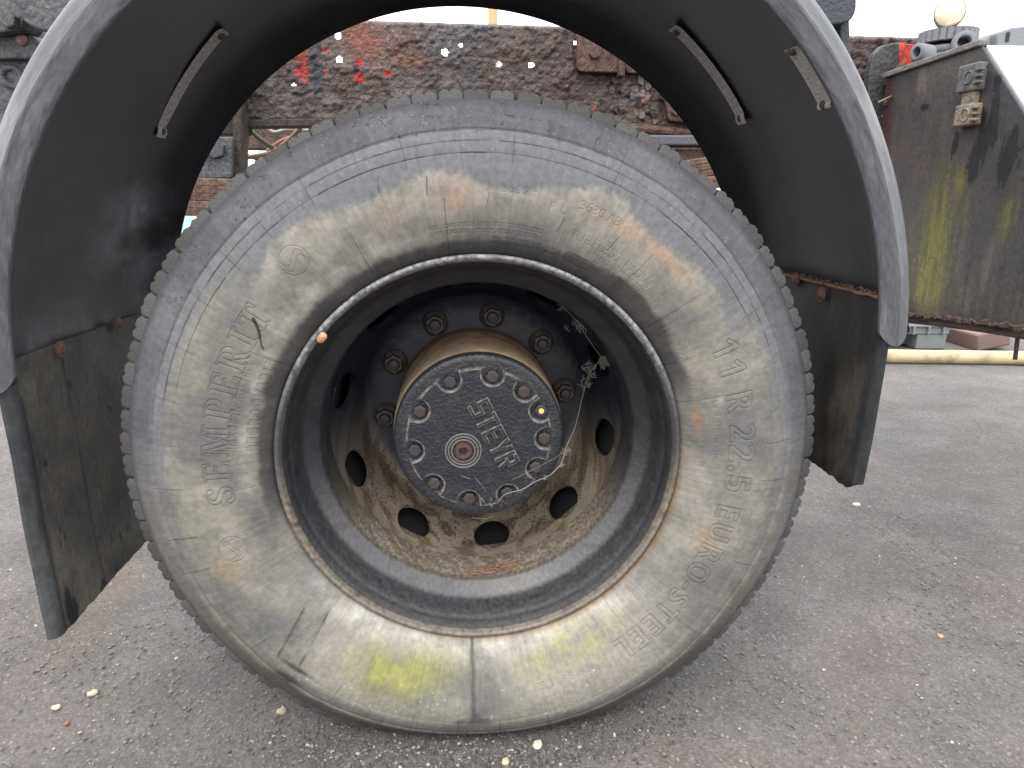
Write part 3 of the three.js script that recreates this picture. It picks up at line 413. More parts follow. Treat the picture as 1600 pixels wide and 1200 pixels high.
const ROUND = (R, z) => z > 0 ? 2.6 * Math.pow(Math.min(1, Math.abs(R - 0.610) / 0.031), 2.5) : 0;
const guard = (() => {
  const inner = spline([[0.546, -0.402], [0.553, -0.396], [0.566, -0.38], [0.582, -0.355], [0.594, -0.32], [0.600, -0.27], [0.602, -0.15], [0.602, -0.02], [0.598, 0.022], [0.590, 0.042], [0.583, 0.050]], 4);
  const front = spline([[0.5815, 0.0535], [0.583, 0.0575], [0.592, 0.0590], [0.602, 0.0598], [0.6075, 0.0612], [0.6115, 0.0585], [0.620, 0.0530], [0.630, 0.0460], [0.638, 0.035], [0.6415, 0.020], [0.640, 0.008]], 3);
  const back = [[0.634, 0.004], [0.622, 0.008], [0.612, 0.004], [0.6085, -0.02], [0.6085, -0.27], [0.602, -0.324], [0.589, -0.362], [0.572, -0.388], [0.556, -0.404], [0.549, -0.408]];
  const sec = [...inner, ...front, ...back], nf = inner.length, nb = nf + front.length;
  const m = part('mudguard', shell(sec, 2.2, 181.8, 140, (ph, R, z, i) => {
    const n = fbm(ph * 0.13, z * 9, 3), lip = i >= nf && i < nb ? 1 : 0;
    const k = lip ? 2.2 + 0.35 * n + 0.5 * sm(ph, 20, 5) : 0.42 + 0.2 * n + 4.6 * cl(1.4 * (0.5 + 1.3 * n) * gauss(ph, 165, 6) * gauss(z, -0.3, 0.09)) + 1.6 * cl(0.4 + 2 * n) * gauss(ph, 179, 4) + 0.5 * gauss(ph, 178, 3) * cl(0.5 + n);  // lip paler than the inside: sky sheen painted in, with some weathering
    return lip ? [k * 0.97, k, k * (ph < 15 ? 0.97 : 1.03)] : [k * 0.96, k * 0.98, k * 1.06];
  }, (q, i, ph) => { const e = ROUND(...sec[i]); return ph + e * (1 - q) * (q < 0.5 ? 1 : 0) * Math.max(0, 1 - q * 12) - e * Math.max(0, 1 - (1 - q) * 12); }), plastic);
  return m;
})();
{
  // fixing straps on the underside, laid along the arc
  const strapM = M({ map: tex(256, 256, (u, v, o) => { const n = fbm(u * 10, v * 10, 4); const g = 168 + 40 * n; o[0] = g; o[1] = g * 0.97; o[2] = g * 0.95; }), roughness: 0.75, g: 0.85 });
  const boltM = M({ map: rustTex, roughness: 0.85, g: 0.9 });
  const onArc = (px, py, R) => { const d = ray(px, py), ox = CAM.x - FC[0], oy = CAM.y - FC[1], A = d.x * d.x + d.y * d.y, B = ox * d.x + oy * d.y, C = ox * ox + oy * oy - R * R, t = (-B + Math.sqrt(B * B - A * C)) / A, p = CAM.clone().addScaledVector(d, t); return [Math.atan2(p.y - FC[1], p.x - FC[0]) / D2R, p.z]; };
  const strap = (a, b, hw, R0 = 0.5985) => {
    const [pa, za] = onArc(...a, R0), [pb, zb] = onArc(...b, R0), n = 24, pos = [], uv = [], idx = [];
    const th = 0.0028;
    for (let j = 0; j <= n; j++) { const q = j / n, e = Math.min(q, 1 - q) * n < 1 ? 0.0035 : 0, ph = (pa + (pb - pa) * q) * D2R, z = za + (zb - za) * q; for (const [R, s] of [[R0 - e, -1], [R0 - th - e, -0.92], [R0 - th - e, 0.92], [R0 - e, 1]]) { pos.push(FC[0] + R * Math.cos(ph), FC[1] + R * Math.sin(ph), z + s * hw); uv.push(q * 3, s * 0.2); } }
    for (let j = 0; j < n; j++) for (let i = 0; i < 4; i++) { const p = j * 4 + i, r = j * 4 + (i + 1) % 4; idx.push(p, r, p + 4, r, r + 4, p + 4); } idx.push(0, 1, 2, 0, 2, 3, n * 4, n * 4 + 2, n * 4 + 1, n * 4, n * 4 + 3, n * 4 + 2);
    const g = new THREE.BufferGeometry(); g.setAttribute('position', new THREE.Float32BufferAttribute(pos, 3)); g.setAttribute('uv', new THREE.Float32BufferAttribute(uv, 2)); g.setIndex(idx);
    put('strap', toCreasedNormals(g, 0.5), strapM, guard);
    for (const q of [0.05, 0.95]) { const ph = (pa + (pb - pa) * q) * D2R, z = za + (zb - za) * q, s = put('rivet', new THREE.SphereGeometry(0.0065, 14, 8), boltM, guard); s.scale.set(1, 1, 1); s.position.set(FC[0] + (R0 - th) * Math.cos(ph), FC[1] + (R0 - th) * Math.sin(ph), z); }
  };
  strap([350, 45], [247, 212], 0.0165); strap([1052, 40], [1163, 191], 0.0165, 0.5945); strap([1238, 72], [1293, 166], 0.0165, 0.588);
  // the two mud flaps
  const flapMap = tex(1024, 1024, (u, v, o) => { const n = fbm(u * 5, v * 5, 5), m = fbm(u * 50, v * 30, 3), s = fbm(u * 60, v * 3, 3); o[0] = 90; o[1] = 87; o[2] = 82; mix3(o, [70, 70, 71], cl(n * 1.5)); mix3(o, [110, 105, 97], cl(-n * 1.2)); const q = 1 + 0.18 * m + 0.12 * s + 0.12 * (rnd() - 0.5); o[0] *= q; o[1] *= q; o[2] *= q; if (rnd() < 0.0006) mix3(o, [170, 168, 160], 0.7); });
  const flapM = M({ map: flapMap, bumpMap: plasticB, bumpScale: 0.0008, roughness: 0.65, specularIntensity: 0.6, vertexColors: true, g: 0.5 });
  function flap(prof, yTop, yBot, xs, colFn, label, jag) {       // prof: [dx, z] from back to front
    const n = 60, m = prof.length, pos = [], uv = [], col = [], idx = [], th = 0.005 * Math.sign(xs.out);
    for (const side of [0, 1]) for (let j = 0; j <= n; j++) for (let i = 0; i < m; i++) {
      const q = j / n, yb = yBot + (jag ? jag(prof[i][1]) : 0), yt = typeof yTop === 'function' ? yTop(prof[i][1]) : yTop, y = yt + (yb - yt) * q, x = xs.top + (xs.bot - xs.top) * q + prof[i][0] + 0.0025 * fbm(prof[i][1] * 6, y * 6, 2);
      pos.push(x + side * th, y, prof[i][1]); uv.push(prof[i][1] / 0.4, y / 0.4); col.push(...colFn(prof[i][1], y, q));
    }
    const s1 = (n + 1) * m; for (let j = 0; j < n; j++) for (let i = 0; i < m - 1; i++) for (const s of [0, s1]) { const a = s + j * m + i; s ? idx.push(a, a + m, a + 1, a + m, a + m + 1, a + 1) : idx.push(a, a + 1, a + m, a + m, a + 1, a + m + 1); }
    for (let i = 0; i < m - 1; i++) for (const j of [0, n * m]) idx.push(j + i, j + i + 1, s1 + j + i, s1 + j + i, j + i + 1, s1 + j + i + 1);
    for (let j = 0; j < n; j++) for (const i of [0, m - 1]) { const a = j * m + i; idx.push(a, a + m, s1 + a, s1 + a, a + m, s1 + a + m); }
    const g = new THREE.BufferGeometry(); g.setAttribute('position', new THREE.Float32BufferAttribute(pos, 3)); g.setAttribute('uv', new THREE.Float32BufferAttribute(uv, 2)); g.setAttribute('color', new THREE.Float32BufferAttribute(col, 3)); g.setIndex(idx);
    return tag(part('mud_flap', toCreasedNormals(g, 0.5), flapM), label);
  }
  const line = []; for (let i = 0; i <= 90; i++) line.push(-0.38 + 0.42 * i / 90);
  const profL = [...line.map((z) => [0.006 * sm(-z, 0.1, 0.38), z]), [-0.002, 0.046], [-0.006, 0.051], [-0.011, 0.055]];
  const wet = (z, y) => 1 - 0.75 * sm(fbm(z * 34, y * 14, 4) + 0.75 * sm(-y, 0.12, 0.235) * gauss(z, 0.012, 0.03) + 0.55 * sm(-y, 0.19, 0.24) * gauss(z, -0.11, 0.05) - 0.35, 0.2, 0.26);
  const left = flap(profL, 0.17, -0.232, { top: -0.606, bot: -0.604, out: -1 }, (z, y) => { let k = 0.95 + 0.35 * sm(-y, 0, 0.2) * (z < 0.04 ? 1 : 1) - 0.25 * sm(-z, 0.18, 0.36); k *= wet(z, y); const crease = 1 - 0.75 * gauss(z, -0.085 + 0.12 * (y + 0.2) * 0.2, 0.0022) - 0.7 * gauss(z, 0.036, 0.003) * (y < 0.12 ? 1 : 0); k *= crease; return z > 0.036 ? [k * 0.75, k * 0.85, k * 0.97] : [k, k, k]; }, 'left mud flap, dusty grey with a wet dark streak', (z) => 0.004 * noise(z * 50, 3));
  const profR = [...line.map((z) => [-0.004 * sm(-z, 0.1, 0.38), z]), [0.002, 0.045], [0.005, 0.049], [0.008, 0.052]];
  const right = flap(profR, (z) => 0.236 + 0.0035 * noise(z * 40, 5), -0.05, { top: 0.560, bot: 0.549, out: 1 }, (z, y) => { const n = fbm(z * 12, y * 5, 4); let k = 0.32 + 0.3 * n; const dust = gauss(z, -0.02, 0.06) * sm(0.16 - y, 0, 0.12) * cl(0.5 + n); const w = 1 - 0.6 * sm(fbm(z * 40, y * 12, 3) + 0.5 * sm(-y, 0.0, 0.05), 0.35, 0.4); return z > 0.03 ? [0.42 * w, 0.49 * w, 0.56 * w] : [k + 0.9 * dust, k + 0.78 * dust, k + 0.62 * dust]; }, 'right mud flap, short and black with a frayed upper edge', (z) => 0.006 * noise(z * 60, 8) + 0.012 * sm(z, 0.03, 0.05));
  // the frayed edge: a rough cord with loose fibres
  const fib = []; { const pts = []; for (let i = 0; i <= 24; i++) { const z = -0.34 + 0.385 * i / 24; pts.push(new THREE.Vector3(0.557 + 0.0012 * noise(i, 1), 0.238 + 0.0035 * noise(z * 40, 5), z)); } fib.push(tube(pts, 0.0032, 90, 6)); for (let i = 0; i < 150; i++) { const z = rr(-0.3, 0.04), p = new THREE.Vector3(0.5555, 0.239, z); fib.push(tube([p, p.clone().add(new THREE.Vector3(rr(-0.004, 0.001), rr(0.001, 0.006), rr(-0.005, 0.005))), p.clone().add(new THREE.Vector3(rr(-0.006, 0.001), rr(0.002, 0.009), rr(-0.012, 0.012)))], 0.0005, 4, 3)); } }
  put('frayed_edge', mergeGeometries(fib), M({ color: 0x6e5546, roughness: 0.95 }), right);
  const screw = mergeGeometries([new THREE.SphereGeometry(0.009, 14, 8).scale(0.5, 1, 1), new THREE.CylinderGeometry(0.012, 0.012, 0.002, 16).rotateZ(Math.PI / 2)]);
  const scM = M({ map: rustTex, roughness: 0.9, color: new THREE.Color().setRGB(1.3, 0.9, 0.7) });
  for (const [px, py, x, host] of [[95, 545, -0.596, left], [185, 505, -0.594, left], [1283, 460, 0.553, right], [1243, 437, 0.553, right]]) { const p = atX(px, py, x), s = put('screw', screw, scM, host); s.position.copy(p); s.position.x = x; }
}

// ---------------- chassis rails and what hangs on them
const RZ = -0.80;
const railTilt = (x) => -0.012 * (x + 0.26);                     // the rail falls slightly to the right
const railMap = (() => {
  const X = (px) => -0.259 + (px - 545) / 686, Y = (py) => 0.76 - (py - 28) / 690;
  const gb = (x, y, px, py, rx, ry) => { const a = (x - X(px)) / (rx / 686), b = (y - Y(py)) / (ry / 690); return Math.exp(-a * a - b * b); };
  return tex(2048, 512, (u, v, o) => {
    const x = (u - 0.5) * 1.6, y = 0.50 + v * 0.28, n = fbm(x * 14, y * 14, 5), m = fbm(x * 60, y * 60, 4), d = fbm(x * 5 + 3, y * 9, 3);
    o[0] = 112; o[1] = 106; o[2] = 103; mix3(o, [94, 82, 77], cl(n * 1.4 + 0.1)); mix3(o, [132, 126, 124], cl(-n * 1.4)); mix3(o, [124, 102, 92], 0.55 * sm(d + 0.5 * n, 0.3, 0.6)); mix3(o, [98, 100, 110], 0.6 * sm(-d, 0.15, 0.4));
    mix3(o, [94, 78, 76], 0.75 * sm(x, 0.04, 0.3)); mix3(o, [98, 70, 56], 0.7 * sm(0.56 - y, 0, 0.03) * sm(x, -0.5, 0.2)); 
    mix3(o, [168, 112, 96], cl(1.15 * gb(x, y, 575, 62, 46, 38) * (0.9 + n) + 0.6 * gb(x, y, 640, 85, 22, 12)));
    mix3(o, [118, 120, 126], 0.8 * cl(gb(x, y, 690, 60, 40, 22)));
    const blot = (px, py, rx, ry, c, k = 1, e = 0.5) => mix3(o, c, k * sm(gb(x, y, px, py, rx * 1.15, ry * 1.15) * (1 + 0.9 * m + 0.8 * n), e - 0.06, e + 0.08));
    blot(484, 86, 26, 36, [200, 64, 54]); blot(490, 88, 13, 34, [66, 72, 86], 0.9, 0.45); blot(490, 120, 12, 24, [74, 80, 92], 0.85, 0.48);
    blot(555, 92, 7, 8, [206, 58, 48]); blot(556, 114, 9, 8, [206, 58, 48]); blot(601, 106, 6, 6, [196, 62, 52]); blot(551, 100, 7, 7, [44, 34, 32], 0.9, 0.6);
    blot(732, 110, 9, 16, [84, 88, 98], 0.6); blot(672, 112, 10, 14, [86, 88, 96], 0.5);
    blot(932, 152, 5, 6, [214, 72, 60]); blot(983, 149, 5, 7, [214, 72, 60]); blot(1013, 137, 7, 8, [214, 72, 60]);
    blot(990, 130, 30, 18, [142, 146, 152], 0.8, 0.55); blot(960, 150, 50, 30, [120, 112, 106], 0.6);
    mix3(o, [160, 150, 146], 0.7 * sm(y, 0.745, 0.757));
    const q = 1 + 0.22 * m + 0.3 * fbm(x * 170, y * 170, 2) + 0.16 * (rnd() - 0.5); o[0] *= q; o[1] *= q; o[2] *= q;
  });
})();
railMap.wrapS = THREE.MirroredRepeatWrapping;
const crustB = tex(1024, 1024, (u, v, o) => { const n = fbm(u * 32, v * 32, 3), w = noise(u * 40, v * 40) * 0.02, a = cell((u + w) * 26, (v + w) * 26, 26, 5)[0], b = cell(u * 60, (v + w) * 60, 60, 77), b0 = b[0], bi = b[1]; o[0] = o[1] = o[2] = 70 + 70 * cl(1 - a * 1.4) + 55 * cl(1 - b0 * 1.5) * bi / 255 + 60 * n; }, false); crustB.repeat.set(7, 1.225);
const railM = M({ map: railMap, bumpMap: crustB, bumpScale: 0.0034, roughness: 0.52, specularIntensity: 0.6, color: new THREE.Color().setRGB(0.41, 0.375, 0.37) });
const rustM = M({ map: rustTex, bumpMap: rustB, bumpScale: 0.002, roughness: 0.9, color: new THREE.Color().setRGB(1.05, 0.92, 0.88) });
const boxUV = (g, s = 4) => { g = g.index ? g.toNonIndexed() : g; g.computeVertexNormals(); const P = g.attributes.position, N = g.attributes.normal, a = new Float32Array(P.count * 2); for (let i = 0; i < P.count; i++) { const nx = Math.abs(N.getX(i)), ny = Math.abs(N.getY(i)), nz = Math.abs(N.getZ(i)); const [p, q] = nz >= nx && nz >= ny ? [P.getX(i), P.getY(i)] : nx >= ny ? [P.getZ(i), P.getY(i)] : [P.getX(i), P.getZ(i)]; a[i * 2] = p * s; a[i * 2 + 1] = q * s; } g.setAttribute('uv', new THREE.BufferAttribute(a, 2)); return g; };
{
  // crusted web: a fine sheet with its holes left open, turned over into flanges above and below
  const holes = [[528, 55, 8], [530, 92, 8], [695, 81, 8.5], [720, 69, 5], [779, 100, 6.5], [830, 101, 7], [459, 133, 5], [898, 67, 5]].map(([px, py, r]) => { const p = at(px, py, RZ); return [p.x, p.y, r / 640 * 0.62]; });
  const x0 = -1.5, x1 = 1.9, nx = 980, sec = []; for (let i = 0; i <= 8; i++) sec.push([0.757, -0.085 + 0.08 * i / 8]); for (let i = 0; i <= 4; i++) { const a = i / 4 * Math.PI / 2; sec.push([0.749 + 0.008 * Math.cos(a), -0.005 + 0.008 * Math.sin(a) - 0.003]); } for (let i = 1; i <= 72; i++) sec.push([0.749 - 0.205 * i / 72, 0]); sec.push([0.539, -0.003], [0.536, -0.012]); for (let i = 1; i <= 6; i++) sec.push([0.536, -0.012 - 0.073 * i / 6]);
  const m = sec.length, pos = [], uv = [], idx = [];
  for (let i = 0; i <= nx; i++) { const x = x0 + (x1 - x0) * i / nx; for (let k = 0; k < m; k++) { const [y, z] = sec[k], web = z > -0.006; const c = web ? 0.0035 * Math.max(0, fbm(x * 46, y * 46, 4)) + 0.004 * sm(fbm(x * 19 + 7, y * 19, 3), 0.1, 0.35) + 0.0045 * cl(1 - cell(x * 70 + 400, y * 70 + 70, 997, 9)[0] * 1.5) * (CELL[1] > 150 ? 1 : 0.15) + 0.0045 * sm(x, 0.1, 0.35) * cl(fbm(x * 26, y * 30, 3) * 2) : 0.002 * fbm(x * 40, z * 40, 3); pos.push(x, y + railTilt(x) + (web ? 0 : c), RZ + z + (web ? c * (x < -0.18 && x > -0.3 && y > 0.66 ? 0.25 : 1) : 0)); uv.push(x / 1.6 + 0.5, (y - 0.50) / 0.28); } }
  for (let i = 0; i < nx; i++) for (let k = 0; k < m - 1; k++) { const a = i * m + k, cx = pos[a * 3] + (x1 - x0) / nx / 2, cy = pos[a * 3 + 1]; if (k > 12 && holes.some(([hx, hy, r]) => Math.hypot(cx - hx, cy - hy) < r)) continue; idx.push(a, a + 1, a + m, a + 1, a + m + 1, a + m); }
  const g = new THREE.BufferGeometry(); g.setAttribute('position', new THREE.Float32BufferAttribute(pos, 3)); g.setAttribute('uv', new THREE.Float32BufferAttribute(uv, 2)); g.setIndex(idx); g.computeVertexNormals();
  const rail = tag(part('chassis_rail', g, railM), 'near frame rail, thick with flaking rust and pierced by small holes');
  // far rail and a cross member
  const far = tag(part('chassis_rail', boxUV(rbox(3.4, 0.20, 0.075, 0.006)), rustM), 'far frame rail, dark brown'); far.position.set(0.2, HY + 0.622, -1.62);
  const hexH = (r, h, b = 0.002) => extr(poly([...Array(6).keys()].map((k) => [r * Math.cos(k * Math.PI / 3 + 0.3), r * Math.sin(k * Math.PI / 3 + 0.3)])), h, b, 2);
  const bolt = (host, x, y, z, r = 0.012, mat = rustM) => { const s = put('bolt', boxUV(mergeGeometries([hexH(r, 0.010), extr(new THREE.Shape().absarc(0, 0, r * 1.35, 0, 7), 0.002, 0.0006)]), 12), mat, host); s.position.set(x, y, z); return s; };
  // bracket plate at the right of the rail, bolted, with its folded edge
  const pl = (pts, z, d, name, mat = rustM, rad = 0.014, host = truck) => { const ps = pts.map(([px, py]) => { const p = at(px, py, z); return [p.x, p.y]; }); return part(name, boxUV(extr(roundPoly(ps, rad), d, 0.003, 2).translate(0, 0, z - d)), mat, host); };
  const brownM = M({ map: rustTex, bumpMap: rustB, bumpScale: 0.0022, roughness: 0.8, color: new THREE.Color().setRGB(1.15, 0.86, 0.82) });
  const b1 = pl([[902, 20], [972, 20], [972, 114], [902, 112]], RZ + 0.02, 0.012, 'bracket_plate', brownM); { const p = at(929, 82, RZ + 0.022); bolt(b1, p.x, p.y, RZ + 0.022, 0.0155); }
  pl([[974, 60], [1120, 60], [1120, 117], [976, 114]], RZ + 0.017, 0.010, 'bracket_plate', brownM);
  pl([[966, 50], [975, 50], [976, 120], [968, 118]], RZ + 0.04, 0.03, 'plate_rib', rustM, 0.003);
  const b3 = pl([[1031, 100], [1110, 100], [1140, 196], [1044, 189]], RZ + 0.02, 0.012, 'bracket_plate', brownM, 0.012); { const p = at(1056, 173, RZ + 0.022); bolt(b3, p.x, p.y, RZ + 0.022, 0.013); }
  // flakes of old paint standing off the rail
  for (let i = 0; i < 22; i++) { const px = rr(935, 1035), py = rr(122, 190), p = at(px, py, RZ + 0.004), n = 6, pts = []; for (let k = 0; k < n; k++) { const a = k / n * 6.283, r = rr(0.006, 0.016); pts.push([r * Math.cos(a), r * Math.sin(a) * 0.8]); } const f = put('paint_flake', boxUV(extr(poly(pts), 0.0012, 0.0004, 1), 9), [railM, railM], rail); f.position.copy(p); f.position.z += rr(0.001, 0.005); f.rotation.set(rr(-0.35, 0.35), rr(-0.35, 0.35), rr(0, 6)); const U = f.geometry.attributes.uv; for (let q = 0; q < U.count; q++) U.setXY(q, U.getX(q) * 0.05 + 0.5 + i * 0.004, U.getY(q) * 0.1 + 0.4); }
  // rounded lower edge of the rail at the right, and the clamp bar under it
  part('rail_edge', boxUV(tube([at(930, 196, RZ), at(1020, 203, RZ), at(1200, 217, RZ)], 0.012, 20, 10), 6), brownM);
  part('clamp_bar', boxUV(rbox(0.42, 0.022, 0.09, 0.004)), M({ color: 0x55565c, roughness: 0.7, bumpMap: rustB, bumpScale: 0.001 })).position.set(0.62, HY + at(1080, 221, -0.72).y, -0.73);
  part('clamp_bar', boxUV(rbox(0.42, 0.03, 0.07, 0.004)), rustM).position.set(0.62, HY + at(1080, 236, -0.72).y - 0.012, -0.74);
  // leaf spring packs, each leaf a bar of its own
  const leafM = [M({ map: rustTex, bumpMap: rustB, bumpScale: 0.001, roughness: 0.8, color: new THREE.Color().setRGB(1.75, 1.5, 1.38) }), M({ map: rustTex, bumpMap: rustB, bumpScale: 0.001, roughness: 0.8, color: new THREE.Color().setRGB(1.4, 1.15, 1.05) }), M({ map: rustTex, bumpMap: rustB, bumpScale: 0.001, roughness: 0.8, color: new THREE.Color().setRGB(1.2, 0.95, 0.9) })];
  const pack = (px0, py0, px1, py1, n, dy, z) => { const sp = new THREE.Group(); sp.name = 'leaf_spring'; sp.position.y = HY; truck.add(sp); for (let k = 0; k < n; k++) { const a = at(px0, py0 + k * dy, z), b = at(px1, py1 + k * dy, z), mid = a.clone().lerp(b, 0.5), len = a.distanceTo(b); const l = put('leaf', boxUV(rbox(len, 0.0164 * dy / 11, 0.075, 0.003), 6), leafM[k % 3], sp); l.position.copy(mid); l.rotation.z = Math.atan2(b.y - a.y, b.x - a.x); } };
  pack(180, 281, 470, 289, 5, 11.5, -0.70); pack(1030, 262, 1260, 226, 5, 10, -0.70);
  // left: hanger with its big bolt, dark cross member, post
  const grey = M({ map: greyTex, bumpMap: rustB, bumpScale: 0.002, roughness: 0.6, color: new THREE.Color().setRGB(1.0, 1.12, 1.25) });
  const hg = pl([[280, 212], [364, 214], [362, 279], [280, 279]], -0.715, 0.03, 'spring_hanger', grey, 0.006); { const p = at(337, 232, -0.71); bolt(hg, p.x, p.y, -0.713, 0.022, grey); }
  const darkM = M({ map: rustTex, bumpMap: rustB, bumpScale: 0.002, roughness: 0.8, g: 0.55 });
  pl([[300, 180], [384, 178], [383, 209], [300, 211]], -0.76, 0.06, 'cross_member', darkM, 0.005);
  pl([[364, 150], [378, 150], [378, 286], [365, 286]], -0.735, 0.05, 'hanger_post', darkM, 0.004);
  pl([[384, 187], [560, 184], [560, 197], [384, 199]], -0.785, 0.05, 'lower_flange', darkM, 0.003);
  tube([at(372, 180, -0.77), at(384, 150, -0.76), at(392, 118, -0.77), at(400, 95, -0.78)], 0.009, 20, 8, truck, 'brake_pipe', rustM).position.y = HY;
  tube([at(340, 176, -0.75), at(360, 158, -0.75), at(372, 140, -0.76), at(380, 120, -0.77)], 0.012, 20, 8, truck, 'brake_pipe', darkM).position.y = HY;
  // loose cables under the rail
  const cab = (pts, r, c) => { tube(pts.map(([x, y, z]) => at(x, y, z)), r, 40, 8, truck, 'cable', M({ color: c, roughness: 0.6 })).position.y = HY; };
  cab([[384, 195, -1.0], [402, 214, -1.0], [425, 230, -1.0], [445, 240, -1.0]], 0.006, 0x5a6048);
  cab([[380, 246, -0.98], [400, 244, -0.98], [425, 238, -0.99], [450, 220, -1], [470, 200, -1]], 0.006, 0xa08a70);
  cab([[412, 199, -1.02], [428, 208, -1.02], [448, 204, -1.02], [470, 204, -1.02], [500, 210, -1.02]], 0.007, 0xb0a89a);
  cab([[378, 238, -1.05], [400, 248, -1.05], [430, 252, -1.05]], 0.004, 0x2a2a2c);
  cab([[418, 238, -1.1], [440, 222, -1.1], [470, 212, -1.1]], 0.008, 0x8a4a36);
  // left: castings beyond the mudguard
  const cast = M({ map: greyTex, bumpMap: rustB, bumpScale: 0.002, roughness: 0.55, specularIntensity: 0.8, color: new THREE.Color().setRGB(1.0, 1.08, 1.12) });
  const c1 = pl([[-60, -40], [36, -40], [38, 48], [-60, 56]], -0.42, 0.06, 'casting', cast, 0.02); { const p = at(21, 34, -0.42); const b = bolt(c1, p.x, p.y, -0.42, 0.014, cast); b.scale.z = 1.6; }
  pl([[30, -40], [120, -40], [110, 60], [48, 42], [28, 20]], -0.39, 0.05, 'casting', cast, 0.03);
  pl([[-60, 60], [60, 54], [60, 92], [-60, 92]], -0.45, 0.09, 'casting', cast, 0.02);
  pl([[-60, 94], [60, 92], [50, 200], [-60, 260]], -0.47, 0.05, 'casting', cast, 0.01);
  { const p = at(10, 118, -0.45), r = part('bush', boxUV(new THREE.TorusGeometry(0.016, 0.006, 10, 24).translate(p.x, p.y, -0.466), 6), cast); }
  { const p = at(26, 60, -0.43); const s = part('red_grommet', new THREE.SphereGeometry(0.010, 16, 10).translate(p.x, p.y, -0.447), M({ color: 0x7a605c, roughness: 0.7 })); }
  // right: rubber stop above the mudguard, black bracket, red plate
  const rub = M({ color: 0x33373d, roughness: 0.6, bumpMap: rustB, bumpScale: 0.002 });
  pl([[1240, -60], [1338, -60], [1337, 18], [1328, 34], [1300, 40], [1240, 30]], -0.28, 0.06, 'rubber_stop', rub, 0.02);
  pl([[1310, 30], [1326, 26], [1330, 120], [1316, 120]], -0.30, 0.03, 'bracket_stem', rub, 0.004);
  const blk = M({ map: greyTex, bumpMap: rustB, bumpScale: 0.0025, roughness: 0.6, g: 0.62 });
  const c2 = pl([[1358, 112], [1364, 86], [1380, 70], [1405, 66], [1404, 110], [1396, 150], [1384, 260], [1350, 260]], -0.72, 0.02, 'bracket_plate', blk, 0.008); { const p = at(1385, 131, -0.72); bolt(c2, p.x, p.y, -0.72, 0.011, blk); }
  pl([[1402, 67], [1430, 70], [1432, 100], [1410, 112], [1400, 110]], -0.735, 0.015, 'red_plate', M({ map: rustTex, color: new THREE.Color().setRGB(6.5, 0.9, 0.75), roughness: 0.6 }), 0.004);
  { const p = at(1408, 110, -0.70); bolt(c2, p.x, p.y, -0.70, 0.017, leafM[2]); }
  tube([at(1372, 160, -0.66), at(1385, 154, -0.66), at(1396, 148, -0.68), at(1404, 140, -0.69)], 0.002, 16, 6, truck, 'wire', M({ color: 0x8a7a64, roughness: 0.6 })).position.y = HY;
  const lumps = []; for (let i = 0; i < 70; i++) { const p = at(rr(1380, 1402), rr(140, 330), -0.69), s = new THREE.IcosahedronGeometry(rr(0.004, 0.008), 1); s.translate(p.x, p.y, p.z + rr(-0.01, 0.012)); lumps.push(s); }
  tag(part('crust', boxUV(mergeGeometries(lumps), 6), blk), null, null, null, 'stuff');
}

